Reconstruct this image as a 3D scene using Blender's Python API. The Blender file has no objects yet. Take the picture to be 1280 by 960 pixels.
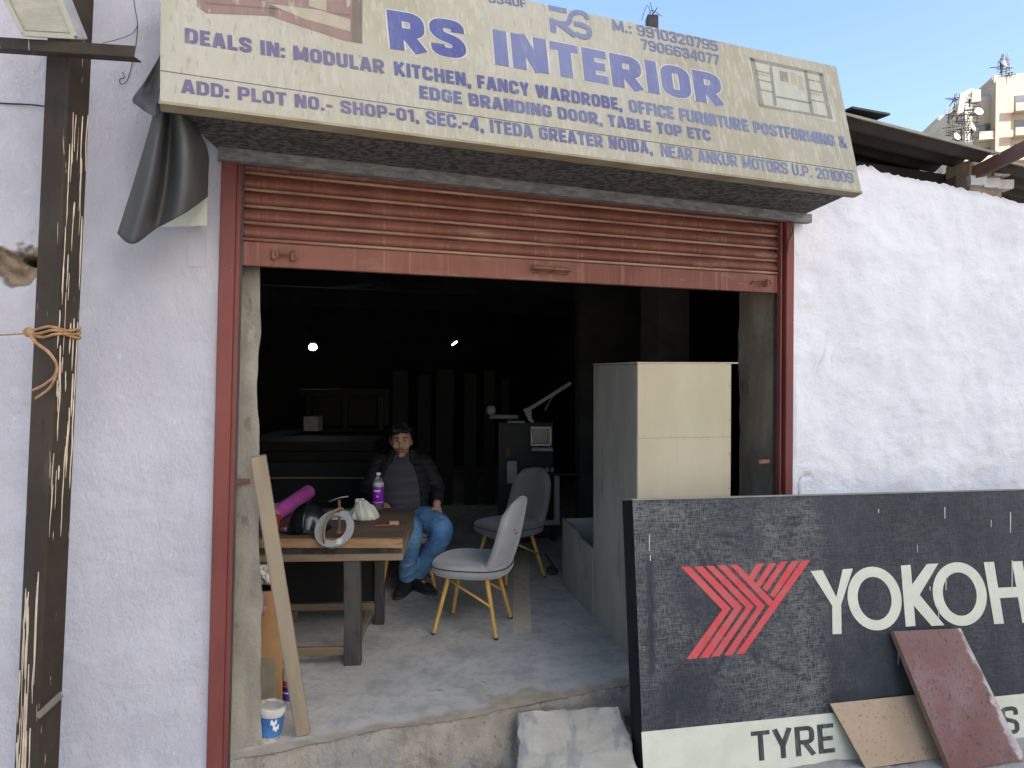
import bpy, bmesh, math, random
from mathutils import Vector, Matrix, noise
random.seed(7)
R = math.radians
SC = bpy.context.scene
COL = SC.collection

# ------------------------------------------------------------------ camera, sky, sun, exposure
FPX, HOR, CAMZ = 925.0, 465.0, 1.68          # focal length and horizon row, in pixels of the 1280 x 960 photograph
PITCH = math.atan((HOR - 480) / FPX)
cam = bpy.data.objects.new('camera', bpy.data.cameras.new('camera'))
COL.objects.link(cam)
cam.data.sensor_width = 36.0
cam.data.lens = 36.0 * FPX / 1280.0
cam.data.clip_start, cam.data.clip_end = 0.05, 3000
cam.location = (0, 0, CAMZ)
cam.rotation_euler = (math.pi / 2 + PITCH, 0, 0)
SC.camera = cam

SUN_AZ, SUN_EL = 322.0, 30.0                 # direction towards the sun: degrees counter-clockwise from +X
w = bpy.data.worlds.new('World'); SC.world = w; w.use_nodes = True
nt = w.node_tree; bg = nt.nodes['Background']
sky = nt.nodes.new('ShaderNodeTexSky'); sky.sky_type = 'NISHITA'; sky.sun_disc = False
sky.sun_elevation = R(SUN_EL); sky.sun_rotation = R(90 - SUN_AZ)
sky.air_density = 1.0; sky.dust_density = 2.9; sky.ozone_density = 2.6
nt.links.new(sky.outputs[0], bg.inputs[0]); bg.inputs[1].default_value = 0.075
sun = bpy.data.objects.new('sun', bpy.data.lights.new('sun', 'SUN')); COL.objects.link(sun)
sun.data.energy = 4.0; sun.data.angle = R(0.5); sun.data.color = (1.0, 0.93, 0.82)
sd = Vector((math.cos(R(SUN_AZ)) * math.cos(R(SUN_EL)), math.sin(R(SUN_AZ)) * math.cos(R(SUN_EL)), math.sin(R(SUN_EL))))
sun.rotation_euler = sd.to_track_quat('Z', 'Y').to_euler(); sun.location = (0, 0, 30)
SC.view_settings.view_transform = 'Standard'; SC.view_settings.look = 'None'
SC.view_settings.gamma = 1.0; SC.view_settings.use_curve_mapping = False
SC.view_settings.exposure = 2.4

# ------------------------------------------------------------------ measuring: photograph pixel -> place on a known plane
C0 = Vector((0, 0, CAMZ))
def ray(x, y):
    a = (x - 640) / FPX; b = (480 - y) / FPX
    return Vector((a, math.cos(PITCH) - b * math.sin(PITCH), math.sin(PITCH) + b * math.cos(PITCH)))
def hit(x, y, P, n):
    r = ray(x, y); return C0 + r * ((Vector(P) - C0).dot(n) / r.dot(n))
def onz(x, y, z=0.0): return hit(x, y, (0, 0, z), Vector((0, 0, 1)))
def atY(x, y, Y): return hit(x, y, (0, Y, 0), Vector((0, 1, 0)))
PSI = R(22.5)
DIR = Vector((math.cos(PSI), math.sin(PSI), 0)); INN = Vector((-math.sin(PSI), math.cos(PSI), 0))
F0 = atY(275, 600, 3.15); F0.z = 0
def fl(x, y, t=0.0):                          # pixel -> shopfront coordinates (along, inwards, up)
    q = hit(x, y, F0 + INN * t, INN) - F0
    return Vector((q.dot(DIR), t, q.z))
def f2w(s, t, z): return F0 + DIR * s + INN * t + Vector((0, 0, z))

# ------------------------------------------------------------------ mesh builder
FRAME = {}
def loc_frame(o):
    while o is not None:
        if o.name in FRAME: return FRAME[o.name]
        o = o.parent
    return Matrix.Identity(4)
class MB:
    def __init__(s): s.V = []; s.F = []
    def add(s, vs, fs):
        b = len(s.V); s.V += [Vector(v) for v in vs]; s.F += [tuple(i + b for i in f) for f in fs]; return s
    def box(s, c, d, M=None):
        x, y, z = d[0] / 2, d[1] / 2, d[2] / 2
        vs = [Vector(p) for p in ((-x, -y, -z), (x, -y, -z), (x, y, -z), (-x, y, -z), (-x, -y, z), (x, -y, z), (x, y, z), (-x, y, z))]
        if M is not None: vs = [M @ v for v in vs]
        return s.add([v + Vector(c) for v in vs], [(0, 3, 2, 1), (4, 5, 6, 7), (0, 1, 5, 4), (1, 2, 6, 5), (2, 3, 7, 6), (3, 0, 4, 7)])
    def bar(s, a, b, wx, wy, up=(0, 0, 1)):    # rectangular bar from a to b
        a, b = Vector(a), Vector(b); d = (b - a).normalized(); u = Vector(up)
        if abs(d.dot(u)) > .99: u = Vector((0, 1, 0))
        x = d.cross(u).normalized(); y = x.cross(d).normalized()
        M = Matrix((x, y, d)).transposed()
        return s.box((a + b) / 2, (wx, wy, (b - a).length), M)
    def prism(s, poly, vec):
        n = len(poly); v = Vector(vec); p = [Vector(q) for q in poly]
        return s.add(p + [q + v for q in p], [tuple(range(n))[::-1], tuple(range(n, 2 * n))] + [(i, (i + 1) % n, n + (i + 1) % n, n + i) for i in range(n)])
    def poly(s, pts): return s.add(pts, [tuple(range(len(pts)))])
    def tube(s, pts, rad, n=10, sq=None):
        pts = [Vector(p) for p in pts]
        if not hasattr(rad, '__len__'): rad = [rad] * len(pts)
        vs = []; up = None
        for i, p in enumerate(pts):
            d = (pts[min(i + 1, len(pts) - 1)] - pts[max(i - 1, 0)]).normalized()
            if up is None: up = Vector((0, 0, 1)) if abs(d.z) < .9 else Vector((1, 0, 0))
            x = d.cross(up).normalized(); y = x.cross(d).normalized(); up = y
            r = rad[i]; rx, ry = (r if hasattr(r, '__len__') else (r, r))
            for k in range(n):
                a = 2 * math.pi * k / n; vs.append(p + x * math.cos(a) * rx + y * math.sin(a) * ry)
        fs = [(i * n + k, i * n + (k + 1) % n, (i + 1) * n + (k + 1) % n, (i + 1) * n + k) for i in range(len(pts) - 1) for k in range(n)]
        fs += [tuple(range(n))[::-1], tuple((len(pts) - 1) * n + k for k in range(n))]
        return s.add(vs, fs)
    def lathe(s, prof, c=(0, 0, 0), n=24, M=None, sx=1, sy=1, e=2.0, closed=False):
        vs = []
        for r, z in prof:
            for k in range(n):
                a = 2 * math.pi * k / n; ca, sa = math.cos(a), math.sin(a)
                q = (abs(ca) ** e + abs(sa) ** e) ** (-1 / e)
                v = Vector((r * ca * q * sx, r * sa * q * sy, z))
                vs.append((M @ v if M is not None else v) + Vector(c))
        m = len(prof); fs = []
        for i in range(m if closed else m - 1):
            j = (i + 1) % m
            fs += [(i * n + k, i * n + (k + 1) % n, j * n + (k + 1) % n, j * n + k) for k in range(n)]
        if not closed: fs += [tuple(range(n))[::-1], tuple((m - 1) * n + k for k in range(n))]
        return s.add(vs, fs)
    def grid(s, fn, nu, nv):
        vs = [fn(i / nu, j / nv) for j in range(nv + 1) for i in range(nu + 1)]; q = nu + 1
        return s.add(vs, [(j * q + i, j * q + i + 1, (j + 1) * q + i + 1, (j + 1) * q + i) for j in range(nv) for i in range(nu)])
    def ball(s, c, r, n=16, m=10, M=None):
        r = r if hasattr(r, '__len__') else (r, r, r)
        prof = [(max(1e-4, math.sin(math.pi * i / m)), -math.cos(math.pi * i / m)) for i in range(m + 1)]
        S = Matrix.Diagonal(r); MM = (M.to_3x3() @ S) if M is not None else S
        return s.lathe(prof, c, n, MM)
    def build(s, name, mat, parent=None, world=True, smooth=False, bevel=0, sub=0, solid=0, remesh=0, angle=None, kind=None, wear=None):
        me = bpy.data.meshes.new(name)
        V = s.V
        if parent is not None and world:
            Mi = loc_frame(parent).inverted(); V = [Mi @ v for v in V]
        me.from_pydata([tuple(v) for v in V], [], s.F); me.update()
        o = bpy.data.objects.new(name, me); COL.objects.link(o)
        if mat is not None: me.materials.append(mat)
        if parent is not None: o.parent = parent
        bm = bmesh.new(); bm.from_mesh(me); bmesh.ops.recalc_face_normals(bm, faces=bm.faces); bm.to_mesh(me); bm.free()
        if smooth:
            me.polygons.foreach_set('use_smooth', [True] * len(me.polygons))
            if angle: me.set_sharp_from_angle(angle=R(angle))
        if wear is not None:
            at = me.attributes.new('wear', 'FLOAT', 'POINT'); at.data.foreach_set('value', wear)
        if remesh:
            m = o.modifiers.new('remesh', 'REMESH'); m.mode = 'VOXEL'; m.voxel_size = remesh; m.use_smooth_shade = True
            m = o.modifiers.new('smooth', 'SMOOTH'); m.iterations = 4; m.factor = .5
        if solid:
            m = o.modifiers.new('solid', 'SOLIDIFY'); m.thickness = solid; m.offset = 0
        if bevel:
            m = o.modifiers.new('bevel', 'BEVEL'); m.width = bevel; m.segments = 2; m.limit_method = 'ANGLE'; m.angle_limit = R(35)
        if sub:
            m = o.modifiers.new('sub', 'SUBSURF'); m.levels = sub; m.render_levels = sub
        if kind: o['kind'] = kind
        return o
def tag(o, label, cat, group=None):
    o['label'] = label; o['category'] = cat
    if group: o['group'] = group
    return o
def thing(name, label, cat, loc=(0, 0, 0), rz=0.0, group=None):
    o = bpy.data.objects.new(name, None); COL.objects.link(o); o.empty_display_size = .1
    o.location = loc; o.rotation_euler = (0, 0, rz)
    FRAME[o.name] = Matrix.Translation(Vector(loc)) @ Matrix.Rotation(rz, 4, 'Z')
    return tag(o, label, cat, group)
def N(p, sc=1.0, off=0.0): return noise.noise(Vector(p) * sc + Vector((off, off * 1.7, off * .3)))
def FB(p, sc=1.0, off=0.0, oc=4): return noise.fractal(Vector(p) * sc + Vector((off, off * 1.7, off * .3)), 1.0, 2.0, oc)
def smoothpath(pts, k=5):
    pts = [Vector(p) for p in pts]; out = []
    for i in range(len(pts) - 1):
        p0, p1, p2, p3 = pts[max(i - 1, 0)], pts[i], pts[i + 1], pts[min(i + 2, len(pts) - 1)]
        for j in range(k):
            t = j / k
            out.append(.5 * ((2 * p1) + (p2 - p0) * t + (2 * p0 - 5 * p1 + 4 * p2 - p3) * t * t + (3 * p1 - p0 - 3 * p2 + p3) * t ** 3))
    return out + [pts[-1]]
def lerp_list(l, k):
    out = []
    for i in range(len(l) - 1): out += [l[i] + (l[i + 1] - l[i]) * j / k for j in range(k)]
    return out + [l[-1]]

# ------------------------------------------------------------------ materials
def mat(name, c, c2=None, scale=4.0, stretch=(1, 1, 1), lo=.35, hi=.65, rough=.8, bump=0.0, bscale=30.0, bstretch=(1, 1, 1), bdist=.01, layers=(), metal=0.0, spec=.3, emit=None, trans=0.0, wearcol=None, weave=False, wave=None, sheen=0.0, bump2=None, rvar=0.0):
    m = bpy.data.materials.new(name); m.use_nodes = True; t = m.node_tree; n = t.nodes; L = t.links
    b = n['Principled BSDF']
    tc = n.new('ShaderNodeTexCoord')
    def nz(sc, st, det=8, ro=.6):
        mp = n.new('ShaderNodeMapping'); mp.inputs['Scale'].default_value = st
        L.new(tc.outputs['Object'], mp.inputs[0])
        q = n.new('ShaderNodeTexNoise'); q.inputs['Scale'].default_value = sc; q.inputs['Detail'].default_value = det; q.inputs['Roughness'].default_value = ro
        L.new(mp.outputs[0], q.inputs[0]); return q.outputs[0]
    def ramp(x, a, z):
        r = n.new('ShaderNodeMapRange'); r.interpolation_type = 'SMOOTHSTEP'
        r.inputs[1].default_value = a; r.inputs[2].default_value = z; L.new(x, r.inputs[0]); return r.outputs[0]
    def mix(f, a, z):
        q = n.new('ShaderNodeMix'); q.data_type = 'RGBA'
        for s_, v in ((0, f), (6, a), (7, z)):
            if hasattr(v, 'is_output') or isinstance(v, bpy.types.NodeSocket): L.new(v, q.inputs[s_])
            else: q.inputs[s_].default_value = v if not hasattr(v, '__len__') else (v[0], v[1], v[2], 1)
        return q.outputs[2]
    col = None
    if c2 is not None: col = mix(ramp(nz(scale, stretch), lo, hi), c, c2)
    for ly in layers:                           # (colour, scale, stretch, lo, hi[, strength])
        f = ramp(nz(ly[1], ly[2], 6), ly[3], ly[4])
        if len(ly) > 5:
            q = n.new('ShaderNodeMath'); q.operation = 'MULTIPLY'; q.inputs[1].default_value = ly[5]; L.new(f, q.inputs[0]); f = q.outputs[0]
        col = mix(f, col if col is not None else c, ly[0])
    if wearcol is not None:
        a = n.new('ShaderNodeAttribute'); a.attribute_name = 'wear'
        wc = mix(ramp(nz(9, (1, 1, 1)), .35, .65), wearcol[0], wearcol[1])
        wf = a.outputs['Fac']
        if weave:                                # dust caught in the threads of the printed cloth
            qs = []
            for st in ((.35, .35, 3.2), (3.2, 3.2, .35)):
                qs.append(ramp(nz(52, st, 5), .42, .62))
            mx = n.new('ShaderNodeMath'); mx.operation = 'ADD'; L.new(qs[0], mx.inputs[0]); L.new(qs[1], mx.inputs[1])
            ml = n.new('ShaderNodeMath'); ml.operation = 'MULTIPLY'; ml.use_clamp = True; L.new(mx.outputs[0], ml.inputs[0]); L.new(wf, ml.inputs[1]); wf = ml.outputs[0]
        col = mix(wf, col if col is not None else c, wc)
    if col is not None: L.new(col, b.inputs['Base Color'])
    else: b.inputs['Base Color'].default_value = (*c, 1)
    b.inputs['Roughness'].default_value = rough; b.inputs['Metallic'].default_value = metal
    b.inputs['Specular IOR Level'].default_value = spec
    if rvar:
        r = n.new('ShaderNodeMapRange'); r.inputs[1].default_value = .3; r.inputs[2].default_value = .7
        r.inputs[3].default_value = rough - rvar; r.inputs[4].default_value = rough + rvar
        L.new(nz(7, (1, 1, 1)), r.inputs[0]); L.new(r.outputs[0], b.inputs['Roughness'])
    if trans: b.inputs['Transmission Weight'].default_value = trans
    if sheen: b.inputs['Sheen Weight'].default_value = sheen
    if emit: b.inputs['Emission Color'].default_value = (*emit[0], 1); b.inputs['Emission Strength'].default_value = emit[1]
    if wave:
        mp = n.new('ShaderNodeMapping'); L.new(tc.outputs['Object'], mp.inputs[0]); wv = n.new('ShaderNodeTexWave'); wv.bands_direction = 'Z'; wv.inputs['Scale'].default_value = wave[0]; wv.inputs['Distortion'].default_value = 1.0; wv.inputs['Detail'].default_value = 2
        L.new(mp.outputs[0], wv.inputs[0]); bp = n.new('ShaderNodeBump'); bp.inputs['Strength'].default_value = wave[1]; bp.inputs['Distance'].default_value = wave[2]
        L.new(wv.outputs[1], bp.inputs['Height']); L.new(bp.outputs[0], b.inputs['Normal'])
    if bump:
        bp = n.new('ShaderNodeBump'); bp.inputs['Strength'].default_value = bump; bp.inputs['Distance'].default_value = bdist
        L.new(nz(bscale, bstretch, 10, .65), bp.inputs['Height'])
        if bump2:
            b2 = n.new('ShaderNodeBump'); b2.inputs['Strength'].default_value = bump2[0]; b2.inputs['Distance'].default_value = bump2[3]
            L.new(nz(bump2[1], bump2[2], 5), b2.inputs['Height']); L.new(b2.outputs[0], bp.inputs['Normal'])
        L.new(bp.outputs[0], b.inputs['Normal'])
    return m
I3 = (1, 1, 1)
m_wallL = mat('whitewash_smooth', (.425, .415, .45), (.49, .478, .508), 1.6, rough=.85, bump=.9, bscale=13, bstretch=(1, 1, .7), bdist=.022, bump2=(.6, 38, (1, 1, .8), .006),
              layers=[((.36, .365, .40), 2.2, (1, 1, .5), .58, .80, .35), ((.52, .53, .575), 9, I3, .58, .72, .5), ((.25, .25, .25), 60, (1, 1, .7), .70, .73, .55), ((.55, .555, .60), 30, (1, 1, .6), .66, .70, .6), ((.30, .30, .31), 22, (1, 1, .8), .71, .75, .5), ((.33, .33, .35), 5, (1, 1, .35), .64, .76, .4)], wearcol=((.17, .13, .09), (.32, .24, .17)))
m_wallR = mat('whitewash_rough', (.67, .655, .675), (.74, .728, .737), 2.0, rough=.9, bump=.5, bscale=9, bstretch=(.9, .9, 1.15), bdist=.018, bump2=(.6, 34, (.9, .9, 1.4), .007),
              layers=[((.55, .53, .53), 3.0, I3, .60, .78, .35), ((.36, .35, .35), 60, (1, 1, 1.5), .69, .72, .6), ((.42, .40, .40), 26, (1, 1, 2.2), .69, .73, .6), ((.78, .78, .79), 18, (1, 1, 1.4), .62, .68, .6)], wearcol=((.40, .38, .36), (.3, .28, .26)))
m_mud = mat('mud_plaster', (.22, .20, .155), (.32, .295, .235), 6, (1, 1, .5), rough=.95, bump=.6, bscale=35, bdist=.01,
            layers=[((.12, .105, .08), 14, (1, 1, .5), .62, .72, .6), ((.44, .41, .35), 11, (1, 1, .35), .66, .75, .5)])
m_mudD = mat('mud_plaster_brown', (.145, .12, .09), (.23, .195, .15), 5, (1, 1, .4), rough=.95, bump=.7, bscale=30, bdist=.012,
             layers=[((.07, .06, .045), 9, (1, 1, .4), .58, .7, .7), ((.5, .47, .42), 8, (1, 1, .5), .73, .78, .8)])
m_red = mat('red_oxide_paint', (.145, .037, .031), (.19, .05, .04), 5, (1, 1, .3), rough=.55, bump=.15, bscale=60, bdist=.003,
            layers=[((.62, .55, .5), 60, (1, 1, .5), .74, .77, .8), ((.12, .04, .035), 10, (1, 1, .4), .64, .75, .6)])
m_shut = mat('shutter_paint', (.165, .054, .038), (.235, .09, .06), 3, (1, 1, .4), rough=.6, bump=.12, bscale=50, bdist=.003,
             layers=[((.38, .20, .13), 26, (1.6, 1, .05), .54, .70, .4), ((.33, .25, .165), 12, (.25, 1, 1), .56, .74, .55), ((.17, .05, .04), 30, (1.5, 1, .05), .62, .74, .5)])
m_shutlip = mat('shutter_dusty_lip', (.40, .26, .165), (.28, .13, .09), 9, (.3, 1, 1), rough=.75)
m_rust = mat('rusty_iron', (.16, .075, .045), (.25, .13, .08), 22, rough=.75, bump=.3, bscale=80, bdist=.004, metal=.2)
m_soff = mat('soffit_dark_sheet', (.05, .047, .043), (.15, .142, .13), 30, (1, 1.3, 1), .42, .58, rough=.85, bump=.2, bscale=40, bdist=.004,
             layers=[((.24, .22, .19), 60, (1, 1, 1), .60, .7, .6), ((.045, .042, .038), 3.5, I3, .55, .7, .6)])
m_lint = mat('lintel_cement', (.16, .155, .15), (.27, .265, .26), 24, (.5, 1, 2), rough=.9, bump=.4, bscale=60, bdist=.006)
m_flex = mat('sign_vinyl', (.27, .24, .155), (.345, .315, .22), 1.2, (1, 1, .4), .35, .65, rough=.5, spec=.35, rvar=.1,
             layers=[((.43, .405, .315), 30, (1.6, 1.6, .05), .48, .64, .6), ((.42, .40, .325), .9, (1, 1, .6), .48, .64, .5), ((.26, .235, .165), 44, (1.7, 1.7, .05), .57, .66, .55), ((.33, .27, .17), 5, (1, 1, .25), .66, .8, .4)])
m_flexedge = mat('sign_vinyl_edge', (.30, .26, .17), (.23, .175, .10), 14, (.3, 1, 1), rough=.6, layers=[((.22, .11, .05), 20, (.5, 1, 1), .68, .75, .8)])
def inkmat(nm, a, b_, fade): return mat(nm, a, b_, 2.2, (1, 1, .3), rough=.45, layers=[(fade, 30, (1.6, 1.6, .08), .52, .72, .5)])  # paler inks carry sky glare in their colour, besides streaky fading
m_ink = inkmat('glare_faded_ink', (.075, .082, .18), (.115, .13, .235), (.22, .22, .26))
m_inkB2 = inkmat('mid_blue_ink', (.055, .06, .17), (.085, .095, .21), (.19, .19, .24))
m_inkB = inkmat('blue_ink', (.035, .045, .19), (.075, .09, .24), (.17, .18, .29))
m_inkL = inkmat('glare_pale_ink', (.105, .13, .23), (.14, .17, .275), (.24, .26, .29))
m_inkL2 = inkmat('title_glare_ink', (.10, .115, .24), (.145, .165, .29), (.23, .245, .30))
m_inkP = inkmat('purple_ink', (.095, .08, .15), (.125, .105, .18), (.24, .21, .21))
m_halo = mat('white_print', (.50, .48, .41), (.43, .41, .34), 20, (1, 1, .1), rough=.45)
m_vin = mat('vinyl_back', (.062, .063, .062), (.10, .098, .092), 4, (1, 1, .4), rough=.55, spec=.35, layers=[((.20, .18, .13), 9, (1, 1, .4), .6, .75, .5)], bump=.1, bscale=12)
m_pole = mat('brown_pole_paint', (.034, .026, .019), (.050, .038, .027), 5, rough=.6, spec=.2, rvar=.1, bump=.15, bscale=50, bdist=.003,
             layers=[((.085, .068, .05), 7, (1, 1, .5), .6, .75, .6), ((.02, .016, .012), 16, (1, 1, .4), .58, .7, .6), ((.60, .50, .36), 62, (1.6, 1.6, .05), .665, .69, .9), ((.45, .37, .27), 20, (1, 1, 1), .75, .77, .9)])
m_rope = mat('jute_rope', (.30, .16, .07), (.42, .26, .13), 60, rough=.95, bump=.8, bscale=120, bdist=.006)
m_dark = mat('dark_metal', (.03, .028, .026), (.05, .046, .042), 8, rough=.55)
m_grey = mat('grey_metal', (.25, .25, .24), (.33, .33, .32), 10, rough=.5)
m_lens = mat('flood_lens', (.36, .35, .29), (.44, .43, .36), 30, (.3, 1, 1), rough=.35, spec=.5, bump=.7, bscale=60, bstretch=(.6, 1, 1.5), bdist=.004)
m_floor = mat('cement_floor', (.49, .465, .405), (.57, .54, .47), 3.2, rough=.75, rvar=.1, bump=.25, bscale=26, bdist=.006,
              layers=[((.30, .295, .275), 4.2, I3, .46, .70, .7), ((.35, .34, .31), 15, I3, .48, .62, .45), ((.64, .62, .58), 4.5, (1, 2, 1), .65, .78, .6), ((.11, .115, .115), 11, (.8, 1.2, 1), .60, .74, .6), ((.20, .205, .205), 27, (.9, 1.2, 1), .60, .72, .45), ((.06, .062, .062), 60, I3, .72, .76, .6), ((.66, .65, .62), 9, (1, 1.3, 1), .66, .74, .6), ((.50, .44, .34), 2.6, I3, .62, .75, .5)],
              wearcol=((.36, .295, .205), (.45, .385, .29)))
m_patch = mat('floor_patch', (.66, .56, .40), (.72, .62, .46), 12, rough=.9, layers=[((.45, .43, .39), 16, I3, .55, .7, .6)])
m_thr = mat('threshold_mud', (.33, .275, .205), (.42, .365, .285), 7, rough=.97, bump=1.0, bscale=30, bdist=.035,
            layers=[((.30, .295, .275), 3.2, I3, .48, .62, .8), ((.13, .085, .055), 26, (1, 1, .8), .62, .72, .7), ((.20, .13, .085), 9, (1, 1, .6), .58, .72, .7), ((.46, .42, .35), 14, (1, 1, .5), .64, .74, .6), ((.22, .225, .22), 5, I3, .62, .7, .6)])
m_slab = mat('cement_slab', (.36, .33, .265), (.43, .395, .325), 5, rough=.9, bump=.8, bscale=30, bdist=.012, layers=[((.24, .24, .235), 5, (2.5, 1, 1), .50, .60, .7), ((.37, .34, .28), 18, I3, .58, .66, .6), ((.16, .14, .11), 50, I3, .68, .71, .7), ((.36, .28, .19), 7, I3, .64, .74, .7)])
m_ground = mat('dusty_ground', (.36, .325, .275), (.44, .40, .345), 2.4, rough=.97, bump=.7, bscale=14, bdist=.03, layers=[((.26, .235, .20), 7, I3, .55, .7, .6), ((.48, .45, .41), 24, I3, .66, .74, .6)])
m_room = mat('room_shade_plaster', (.022, .022, .022), (.038, .037, .036), 3, rough=.9, bump=.3, bscale=10, layers=[((.02, .02, .02), 2, I3, .5, .7, .6)])  # near-black base colour puts the room's deep shade into its walls
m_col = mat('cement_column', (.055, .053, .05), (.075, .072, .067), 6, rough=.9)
m_ply = mat('weathered_ply', (.46, .395, .265), (.52, .455, .315), 2.2, (1, 1, .5), rough=.75, bump=.12, bscale=30, bstretch=(1, 1, .1), bdist=.003,
            layers=[((.43, .365, .24), 7, (2, 2, .2), .56, .72, .5), ((.34, .42, .28), 3.2, (2, 2, .6), .62, .72, .5), ((.28, .23, .15), 40, (1, 1, .6), .70, .73, .7), ((.48, .45, .36), 14, (1, 1, .3), .68, .76, .5)])
m_plyD = mat('ply_side_stained', (.30, .285, .245), (.40, .38, .33), 2.4, (1, 1, .4), rough=.8, bump=.15, bscale=30, bdist=.003,
             layers=[((.20, .19, .165), 5, (1, 1, .3), .55, .72, .6), ((.24, .235, .2), 9, (1, 1, .14), .63, .75, .5)])
m_wood = mat('raw_timber', (.25, .195, .13), (.31, .245, .165), 5, (3, 3, .25), rough=.8, bump=.2, bscale=40, bstretch=(3, 3, .2), bdist=.003, layers=[((.22, .16, .10), 22, (2, 2, .1), .58, .72, .5)])
m_woodside = mat('raw_timber_side', (.17, .145, .105), (.22, .19, .14), 6, (3, 3, .25), rough=.85)
m_top = mat('bench_top_wood', (.09, .064, .042), (.15, .11, .075), 6, (.35, 3, 3), rough=.8, bump=.35, bscale=30, bstretch=(.3, 2, 2), bdist=.004, layers=[((.07, .055, .04), 10, (.4, 2, 2), .55, .72, .7), ((.30, .24, .17), 26, (.6, 1, 1), .64, .72, .6), ((.045, .035, .028), 22, (.5, 1.5, 1), .6, .68, .7)])
m_edge = mat('bench_edge_wood', (.27, .145, .065), (.36, .215, .115), 9, (.5, 2, 3), rough=.85, bump=.5, bscale=40, bstretch=(.4, 1, 2), bdist=.006, layers=[((.15, .085, .045), 16, (.5, 1, 2.5), .58, .7, .7), ((.6, .52, .4), 30, I3, .68, .75, .6)])
m_rail = mat('bench_rail_wood', (.25, .185, .115), (.17, .125, .08), 6, (.4, 2, 2), rough=.85, layers=[((.10, .075, .05), 12, (.4, 1, 1), .58, .7, .6)])
m_leg = mat('stained_leg_wood', (.035, .033, .032), (.075, .066, .056), 7, (2, 2, .4), rough=.7, bump=.2, bscale=40, bdist=.003, layers=[((.22, .18, .14), 26, (2, 2, .15), .64, .72, .6), ((.035, .04, .055), 5, I3, .5, .65, .6)])
m_gold = mat('yellow_wood_leg', (.50, .29, .065), (.60, .36, .09), 8, (3, 3, .3), rough=.5, layers=[((.3, .17, .05), 20, (2, 2, .2), .62, .74, .5)])
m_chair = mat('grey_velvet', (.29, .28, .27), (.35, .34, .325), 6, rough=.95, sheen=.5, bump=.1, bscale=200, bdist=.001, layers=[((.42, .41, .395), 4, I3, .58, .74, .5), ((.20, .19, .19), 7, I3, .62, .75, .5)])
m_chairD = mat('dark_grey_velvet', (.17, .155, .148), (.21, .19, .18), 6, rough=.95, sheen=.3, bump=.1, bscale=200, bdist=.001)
m_pipe = mat('dark_piping', (.04, .038, .038), rough=.8)
m_jean = mat('denim', (.08, .20, .40), (.15, .32, .53), 7, rough=.9, bump=.2, bscale=160, bdist=.002, bump2=(.7, 13, (1, 1, 2.2), .03), layers=[((.28, .44, .62), 6, (1, 1, .7), .54, .70, .7), ((.04, .10, .23), 10, I3, .62, .74, .6)])
m_shirt = mat('charcoal_knit', (.052, .052, .062), (.07, .07, .082), 3, (1, 1, 14), rough=.95, bump=.15, bscale=4, bstretch=(.2, .2, 22), bdist=.004)
m_jack = mat('black_quilt', (.018, .017, .019), (.024, .0225, .025), 8, rough=.75, spec=.2, wave=(6.5, .55, .02))
m_skin = mat('skin', (.40, .225, .15), (.46, .265, .18), 14, rough=.55, layers=[((.31, .15, .105), 20, I3, .6, .75, .4)])
m_hair = mat('black_hair', (.012, .010, .009), (.02, .017, .015), 40, rough=.5)
m_shoe = mat('black_shoe', (.018, .017, .017), (.03, .028, .028), 20, rough=.65)
m_sole = mat('shoe_sole', (.05, .05, .05), rough=.7)
m_white = mat('white_paint', (.62, .62, .6), (.7, .7, .68), 8, rough=.5)
m_lam = mat('purple_laminate', (.155, .060, .052), (.20, .105, .105), 2.6, (1, 1, 1), .4, .6, rough=.38, rvar=.12, spec=.5, bump=.1, bscale=30,
            layers=[((.15, .036, .028), 2.0, (1, 1, 1), .55, .68, .8), ((.07, .036, .036), 70, (1.2, 1.2, .7), .55, .63, .8), ((.035, .02, .02), 34, (1.2, 1.2, .6), .62, .66, .8), ((.10, .055, .058), 12, (1.3, 1.3, .7), .52, .70, .65), ((.33, .28, .27), 80, (1.2, 1.2, .5), .71, .75, .6)], wearcol=((.50, .48, .45), (.30, .22, .20)))
m_beige = mat('beige_laminate', (.38, .27, .165), (.43, .31, .20), 3, rough=.55, layers=[((.20, .12, .075), 70, (1.1, 1.1, .7), .58, .64, .7), ((.13, .09, .06), 26, (1.2, 1.2, .7), .66, .70, .85), ((.30, .20, .12), 9, I3, .58, .72, .5)])
m_plyedge = mat('ply_edge', (.28, .20, .12), (.18, .12, .07), 40, (4, 4, .2), rough=.9)
m_panel = mat('dusty_black_panel', (.024, .027, .032), (.036, .040, .046), 5, (1, 1, .4), rough=.6, rvar=.1, spec=.22, bump=.06, bscale=80, wearcol=((.105, .104, .096), (.155, .152, .138)),
              layers=[((.055, .06, .066), 12, (3, 3, .22), .54, .70, .6), ((.25, .25, .24), 90, (1.5, 1.5, .4), .72, .74, .7)], weave=True)
m_panelside = mat('panel_black_side', (.014, .014, .016), (.024, .024, .025), 4, rough=.7, spec=.2, layers=[((.09, .088, .08), 30, I3, .68, .74, .6)])
m_paneltop = mat('panel_dusty_top', (.30, .285, .24), (.24, .23, .2), 9, rough=.9)
m_cream = mat('cream_print', (.66, .655, .51), (.60, .59, .46), 8, rough=.5, layers=[((.36, .35, .28), 22, (1, 1, .2), .62, .74, .4), ((.12, .12, .1), 60, I3, .75, .77, .7)])
m_redp = mat('red_print', (.62, .055, .06), (.52, .10, .095), 16, rough=.5, layers=[((.40, .16, .14), 40, (1, 1, .3), .6, .7, .5)])
m_blk = mat('black_print', (.05, .05, .047), (.13, .13, .118), 26, (1.5, 1.5, .2), .45, .68, rough=.5)
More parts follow.
